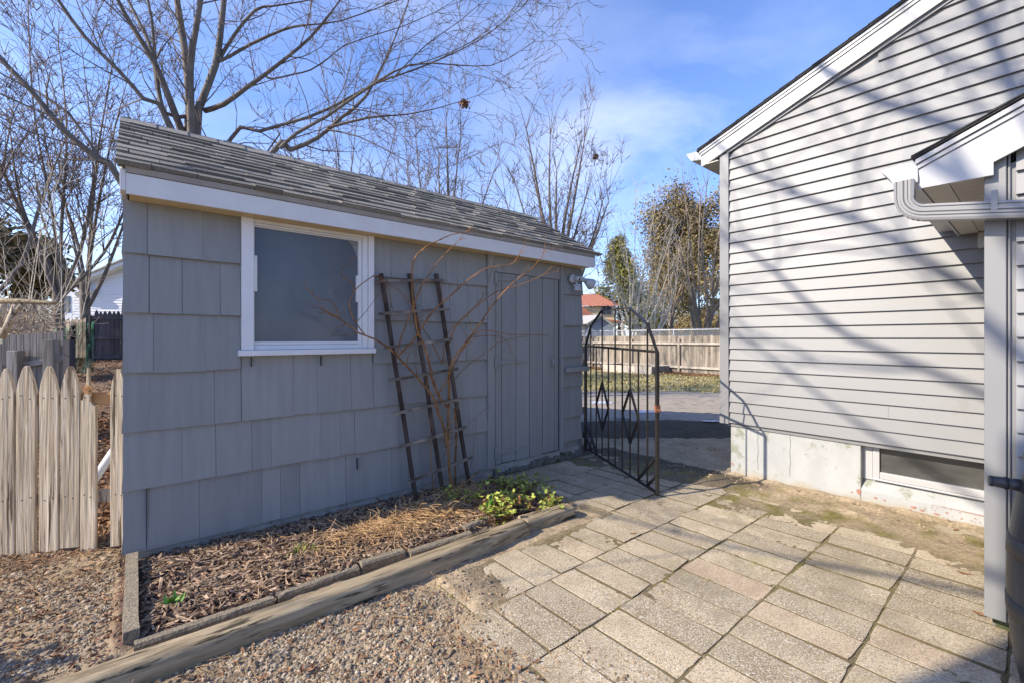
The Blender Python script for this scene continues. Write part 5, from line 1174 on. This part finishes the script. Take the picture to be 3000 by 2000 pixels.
m = MB(); m.prism(flatpix(59.8, [(1926, 944), (1935, 944), (1935, 961), (1926, 961)]), (0, .1, 0)); q = m.build('window', M['vinylwhite'], o); m = MB(); m.prism(flatpix(59.7, [(1928, 946), (1933, 946), (1933, 959), (1928, 959)]), (0, .05, 0)); m.build('pane', M['darkglass'], q)
m = MB(); m.prism(flatpix(59.6, [(1894, 962), (1932, 928), (1968, 962), (1965, 964), (1932, 933), (1897, 964)]), (0, 9, 0)); m.build('roof', M['greyroof'], o)
o = house_box('red_roof_house', 'distant low house with a broad red roof behind the trees', 58, 'whitewall', [(1975, 992), (1975, 968), (2170, 968), (2170, 992)], 8)
m = MB(); i = [m.v(*P(x, y, Y)) for x, y, Y in ((1962, 970, 57), (2190, 970, 57), (2150, 939, 61), (1996, 944, 61), (2190, 966, 67), (1962, 966, 67))]; m.face((i[0], i[1], i[2], i[3])); m.face((i[3], i[2], i[4], i[5])); m.face((i[0], i[3], i[5])); m.face((i[1], i[4], i[2])); m.build('roof', M['redroof'], o)

# ------------------------------------------------------------------ trees
def PX(l, Y): return [P(x, y, Y + (q[0] if q else 0)) for x, y, *q in l]
E6 = lambda l: [(600 + x / 3.266, y / 3.266) for x, y in l]
# the big many-stemmed tree behind the shed
T = Tree(5, step=.32, up=.035, wob=.14, lr=.60, rr=.5, rmin=.0068, maxl=4, dens=(2.9, 4.2, 5.0, 5), lmin=.12, ang=(22, 50))
Yt = 9.0
root_ = (-6.55, 9.0, .9)
T.limb([root_, P(552, 440, Yt), P(556, 330, Yt), P(548, 200, Yt), P(528, 60, Yt), P(510, -60, Yt), P(500, -200, Yt)], .17, .05, 1.9, .5)
T.limb([root_, P(575, 410, Yt), P(590, 300, 9.2), P(632, 190, 9.3), P(650, 60, 9.4), P(665, -80, 9.4), P(690, -240, 9.5)], .15, .045, 1.9, .5)
T.limb([root_, P(560, 440, 8.8), P(558, 200, 8.7), P(575, 80, 8.6), P(595, -60, 8.5), P(600, -200, 8.4)], .13, .045, 1.8, .55)
T.limb([P(545, 420, Yt), P(500, 300, 8.7), P(455, 190, 8.5), P(395, 90, 8.3), P(345, 0, 8.1), P(310, -120, 8)], .085, .03, 1.7, .25)
T.limb([P(515, 400, Yt), P(470, 300, 9.3), P(450, 170, 9.4), P(420, 90, 9.5), P(370, -10, 9.6), P(330, -120, 9.6)], .065, .025, 1.5, .3)
T.limb([root_, P(505, 395, 8.6), P(420, 290, 8.3), P(345, 205, 8.1), P(250, 110, 7.9), P(170, 0, 7.7), P(130, -70, 7.6)], .075, .03, 1.6, .45)
T.limb([root_, P(365, 552, 7.6), P(290, 470, 7.4), P(190, 385, 7.2), P(90, 265, 7.0), P(0, 172, 6.9), P(-100, 60, 6.8)], .095, .035, 1.6, .4)
T.limb([P(300, 480, 7.4), P(200, 330, 7.3), P(80, 250, 7.2), P(-60, 90, 7.1)], .03, .015, 1.2, .1)
T.limb([P(556, 340, Yt), P(480, 330, 8.7), P(455, 180, 8.5), P(445, 60, 8.4), P(420, -60, 8.3)], .05, .02, 1.4, .3)
T.limb([P(600, 325, 9.2)] + PX(E6([(180, 1000), (400, 840), (570, 720), (800, 540), (1010, 360), (1200, 130), (1300, -10)]), 9.1), .065, .018, 1.6, .15)
T.limb(PX(E6([(590, 735), (650, 755), (850, 710), (1010, 670), (1180, 560), (1330, 440), (1640, 330), (1900, 250), (2200, 120)]), 9.2), .028, .010, 1.3, .15)
T.limb([P(640, 180, 9.3)] + PX(E6([(230, 545), (450, 420), (740, 290), (900, 250), (1030, 235), (1300, 200), (1700, 60)]), 9.4), .045, .014, 1.4, .15)
T.limb(PX(E6([(150, 550), (280, 340), (480, 100), (640, 60), (900, 20), (1200, -40)]), 9.4), .045, .014, 1.4, .15)
# the low limbs sweeping right behind the roof
T.limb([root_, P(655, 433, 9.2), P(760, 385, 9.2), P(900, 345, 9.2), P(1000, 300, 9.3), P(1100, 245, 9.4), P(1250, 190, 9.5), P(1400, 120, 9.6), P(1480, 60, 9.7)], .07, .012, 1.7, .32)
T.limb([root_, P(785, 462, 8.8), P(850, 440, 8.9), P(930, 405, 9), P(1000, 345, 9.1), P(1070, 285, 9.2), P(1150, 130, 9.3), P(1210, -30, 9.4)], .11, .014, 1.7, .35)
T.limb([P(820, 435, 8.8), P(870, 390, 8.8), P(960, 340, 8.8), P(1060, 270, 8.8), P(1200, 190, 8.8), P(1330, 190, 8.8), P(1440, 192, 8.8), P(1525, 150, 8.8)], .045, .008, 1.5, .1)
T.limb([P(960, 375, 9), P(1080, 345, 9), P(1190, 335, 9), P(1290, 315, 9), P(1400, 280, 9)], .035, .007, 1.5, .05)
T.limb([P(960, 380, 9), P(1050, 400, 8.8), P(1150, 450, 8.7), P(1250, 500, 8.6)], .025, .006, 1.3, .05)
T.limb([P(1000, 320, 9.1), P(1100, 330, 9), P(1180, 400, 9), P(1240, 470, 9)], .02, .006, 1.2, .05)
T.limb([P(1150, 230, 9.3), P(1250, 130, 9.3), P(1350, 60, 9.3), P(1440, -20, 9.3)], .02, .006, 1.3, .05)
T.limb([P(1200, 195, 9), P(1330, 150, 9), P(1420, 95, 9), P(1500, 30, 9)], .016, .005, .8, .05)
T.limb([P(772, 460, 8.9), P(820, 392, 8.8)], .022, .018, 0)
T.S = [(*q[:6], q[6] * .82, q[7] * .82) for q in T.S]
T.build('maple_tree', 'big bare many stemmed tree spreading over the shed roof', root_)
# far trees
def vase(seed, px, ybase, ytop, Y, spread, nst, r0, label, name='bare_tree', bark='bark', twig='twig', Lm=1.0, z0=None, group='bare trees beyond the fences', dens=(1.5, 2.4, 3.2, 3.2), maxl=4, trunk=.25, rm=.008, up=.05, df=1.9):
    rg = random.Random(seed); T = Tree(seed, step=.5 * Lm, up=up, wob=.13, lr=.6, rr=.52, rmin=rm, maxl=maxl, dens=[df * d / Lm for d in dens], lmin=.3 * Lm, ang=(20, 46))
    b = P(px, HOR, Y); zb_ = gz(b[0], Y) - .05 if z0 is None else z0; top_ = P(px, ytop, Y)[2]; H_ = top_ - zb_; hf = zb_ + H_ * trunk
    T.limb([(b[0], Y, zb_), (b[0] + rg.uniform(-.1, .1), Y, hf)], r0, r0 * .85, 0)
    cz = zb_ + H_ * .56; rzv = H_ * .44
    for i in range(nst):
        ph = ((i + .5) / nst * 2 - 1) * 1.65 + rg.uniform(-.12, .12); dep = rg.uniform(-.65, .65); k_ = rg.uniform(.72, .92) * (1 if i % 3 else .6)
        e = Vector((b[0] + sin(ph) * spread * k_ * cos(dep), Y + sin(dep) * spread * k_, cz + cos(ph) * rzv * k_)); c0 = Vector((b[0], Y, hf - rg.uniform(0, .35) * (hf - zb_))); pts = [c0]
        if e.z < c0.z + .4: e.z = c0.z + .4
        for s_ in (.3, .65, 1.0):
            q = c0 + (e - c0) * s_; q.z -= sin(s_ * PI) * .05 * H_ * abs(sin(ph)); q += Vector((rg.gauss(0, .1 * Lm), rg.gauss(0, .1 * Lm), rg.gauss(0, .08 * Lm))); pts.append(q)
        T.limb(pts, r0 * rg.uniform(.30, .46) * (1 if df > 1.5 else .7), r0 * .08, (H_ * .17 if df > 1.5 else 1.25 * Lm), .12)
    return T.build(name, label, (b[0], Y, zb_), bark, twig, thr=.03 * Lm, group=group)
vase(31, 180, 990, -150, 11.5, 2.6, 6, .12, 'tall bare tree with two leaning trunks at the far left', Lm=.9, trunk=.16, dens=(1.7, 2.6, 3.8, 4.5), rm=.0085)
vase(32, 255, 990, 60, 13.0, 2.4, 7, .13, 'bare tree with a dark trunk in front of the white garage', Lm=.95, trunk=.22, rm=.0085)
vase(33, 60, 990, 430, 9.0, 2.0, 7, .045, 'thicket of pale sunlit saplings behind the log frame', name='sapling_thicket', bark='palebark', twig='palebark', Lm=.6, trunk=.06, df=1.3, rm=.0045, dens=(1.6, 2.6, 3.6, 4))
vase(34, 150, 990, 600, 8.2, 1.2, 6, .035, 'low pale twiggy saplings between the log frame and garage', name='sapling_thicket', bark='palebark', twig='palebark', Lm=.5, trunk=.05, df=1.2, rm=.004, dens=(1.6, 2.6, 3.6, 4))
vase(35, 1000, 990, 250, 15, 2.6, 9, .13, 'slim bare tree seen over the middle of the shed roof', Lm=1.0, rm=.011)
vase(36, 1310, 990, 310, 21, 2.9, 9, .24, 'bare tree with a leaf nest rising over the shed roof', Lm=1.35, rm=.0115, dens=(1.5, 2.6, 3.6, 4))
vase(37, 1215, 990, 330, 20, 2.2, 6, .16, 'thin bare tree left of the nest tree over the roof', Lm=1.2, rm=.011)
vase(38, 1620, 990, 345, 24, 3.6, 12, .34, 'wide round bare tree rising above the right end of the shed', Lm=1.4, rm=.0125, dens=(1.7, 2.8, 3.8, 4))
vase(39, 1850, 990, 600, 24.5, 2.6, 9, .22, 'pale barked fruit tree behind the chain link fence', bark='palebark', twig='palebark', Lm=1.1, rm=.012, dens=(1.6, 2.8, 3.6, 4), trunk=.1, up=.0, df=1.45)
vase(40, 1900, 990, 670, 26, 3.4, 10, .24, 'spreading pale tree with arching limbs behind the gate', bark='palebark', twig='palebark', Lm=1.1, rm=.012, dens=(1.6, 2.8, 3.8, 4), trunk=.12, up=-.02, df=1.45)
vase(41, 2058, 990, 500, 27, 3.4, 10, .34, 'dark tree with three thick trunks beside the house corner', Lm=1.35, twig='redtwig', df=1.2, rm=.011, trunk=.07, dens=(1.5, 2.6, 3.6, 4))
vase(42, 1965, 990, 600, 32, 3.4, 10, .2, 'grey bare tree between the pale tree and the house', twig='redtwig', Lm=1.5, rm=.013, df=1.0)
vase(43, -60, 990, 200, 10, 2.2, 6, .14, 'bare tree partly cut off by the left edge of the picture', Lm=.9, rm=.008)
vase(44, 760, 990, 560, 17, 2.4, 6, .12, 'low bare tree whose top just clears the shed roof', Lm=1.0, rm=.012)
def nest(px, py, Y, s_, lab):
    c_ = np.array(P(px, py, Y)); rg = np.random.default_rng(int(px)); n = 160; tag(scatter('leaf_nest', c_ + rg.normal(0, .38, (n, 3)) * s_, LEAF, LEAFF, np.full((n, 3), s_ * .7), M['litter'], rg), lab, 'nest')
nest(1361, 305, 21, .22, 'squirrel nest of brown leaves high in the bare tree'); nest(1745, 460, 24, .17, 'small rusty leaf clump in the right side of the round tree')
def evergreen(px, ytop, Y, w, label, matn, seed, n, size, cone=True, z0=-.1, clumps=60, ybot=960):
    b = P(px, HOR, Y); top_ = P(px, ytop, Y)[2]; t = thing('evergreen_tree', label, 'tree', (b[0], Y, z0), 'evergreen trees beyond the fences')
    m = MB(); m.tube([(b[0], Y, z0), (b[0], Y, top_ * .5), (b[0], Y, top_ * .96)], [.25, .16, .03], 8); m.build('trunk', M['bark'], t)
    zb_ = max(P(px, ybot, Y)[2], .6); crown_leaves('crown', t, (b[0], Y, (zb_ + top_) / 2), (w, w, (top_ - zb_) / 2), n, size, M[matn], seed, cone, clumps)
evergreen(2030, 540, 34, 3.7, 'tall bronze tinted pine behind the bare trees by the house', 'pine', 3, 48000, .17, cone=False, clumps=80, ybot=900)
evergreen(1815, 700, 52, 3.0, 'olive green cedar behind the yellow house and gate', 'cedar', 4, 24000, .25)
evergreen(1885, 905, 30, 1.0, 'low yellow green bush of evergreen foliage behind the fence', 'cedar', 5, 7000, .15, cone=False, clumps=22, ybot=985)
evergreen(2105, 880, 48, 3.5, 'distant olive conifer beside the corner board of the house', 'pine', 6, 12000, .24, clumps=40)
evergreen(-30, 640, 16, 2.0, 'dark olive evergreen at the left edge behind the saplings', 'pine', 7, 8000, .24, cone=False, clumps=40, z0=.9, ybot=930)
evergreen(1945, 760, 60, 4.5, 'hazy far pine above the grey house', 'pine', 8, 9000, .3, clumps=40)
# ------------------------------------------------------------------ trees beside the camera whose shadows fall on the house
T = Tree(77, step=.4, up=.04, wob=.12, lr=.62, rr=.55, rmin=.009, maxl=2, dens=(3.0, 3.0, 2.6), lmin=.3, ang=(22, 50))
b0 = (-5.4, -1.15, 0)
T.limb([b0, (-5.35, -1.12, 3), (-5.3, -1.05, 6.2)], .42, .33, 0)
T.limb([(-5.3, -1.05, 6.2), (-5.2, -1.2, 8.5), (-5.3, -1.0, 11)], .30, .12, 2.2, .3)
for e, r_ in ((((-5.3, -1.05, 5.7), (-5, -.36, 5.33), (-5, .29, 4.81), (-5, .97, 4.34), (-5, 1.7, 3.9)), .03), (((-5.3, -1.05, 5.9), (-5.3, 0, 6.35), (-5.2, .9, 6.45), (-5.3, 2, 6.9), (-5.4, 2.9, 7.0)), .030), (((-5.3, -1.05, 6.5), (-5.2, -.1, 7.1), (-5.3, .9, 7.25), (-5.3, 1.8, 7.8), (-5.5, 2.9, 8.2)), .040),
              (((-5.3, -1.05, 7.2), (-5.2, 0, 7.8), (-5.4, .8, 8.4), (-5.3, 1.7, 8.6), (-5.4, 2.8, 9.5)), .045), (((-5.3, -1.05, 8.3), (-5.2, 0, 9.0), (-5.4, 1.0, 9.7), (-5.3, 2.2, 11)), .06), (((-5.3, -1.05, 7.8), (-5.0, -.2, 8.8), (-5.1, .1, 9.8), (-5.3, .4, 11)), .07)):
    T.limb(e, r_, max(.012, r_ * .3), 2.3, .15 if r_ > .031 else .5)
T.p.update(rmin=.006, lmin=.2, dens=(3.4, 3.4, 3))
for e in (((-5.3, -1.05, 5.9), (-3.6, -.3, 6.1), (-2.2, .5, 6.0), (-1.0, 1.3, 5.6)), ((-5.3, -1.05, 6.6), (-3.6, .3, 7.0), (-2.2, 1.0, 7.0), (-.8, 1.5, 6.6)), ((-5.2, -1.1, 7.4), (-3.6, -.4, 7.9), (-2.2, .1, 7.9), (-.8, .8, 7.5))):
    T.limb(e, .03, .009, 1.2, .45)
T.build('shade_tree', 'bare tree standing left of the camera that shades the house', b0)
SHRUB = True  # out-of-view shrub, added to throw dappled shade on the lower left gravel
if SHRUB:
    t = thing('added_shade_shrub', 'unseen leafy evergreen shrub left of the camera, added to shade the gravel', 'shrub', (-3.6, 1.15, 0)); m = MB(); m.tube([(-3.6, 1.15, 0), (-3.6, 1.15, .9)], [.03, .015], 8); m.build('stem', M['bark'], t)
    crown_leaves('crown', t, (-3.6, 1.15, .62), (.42, .42, .5), 900, .09, M['cedar'], 12, False, 14)
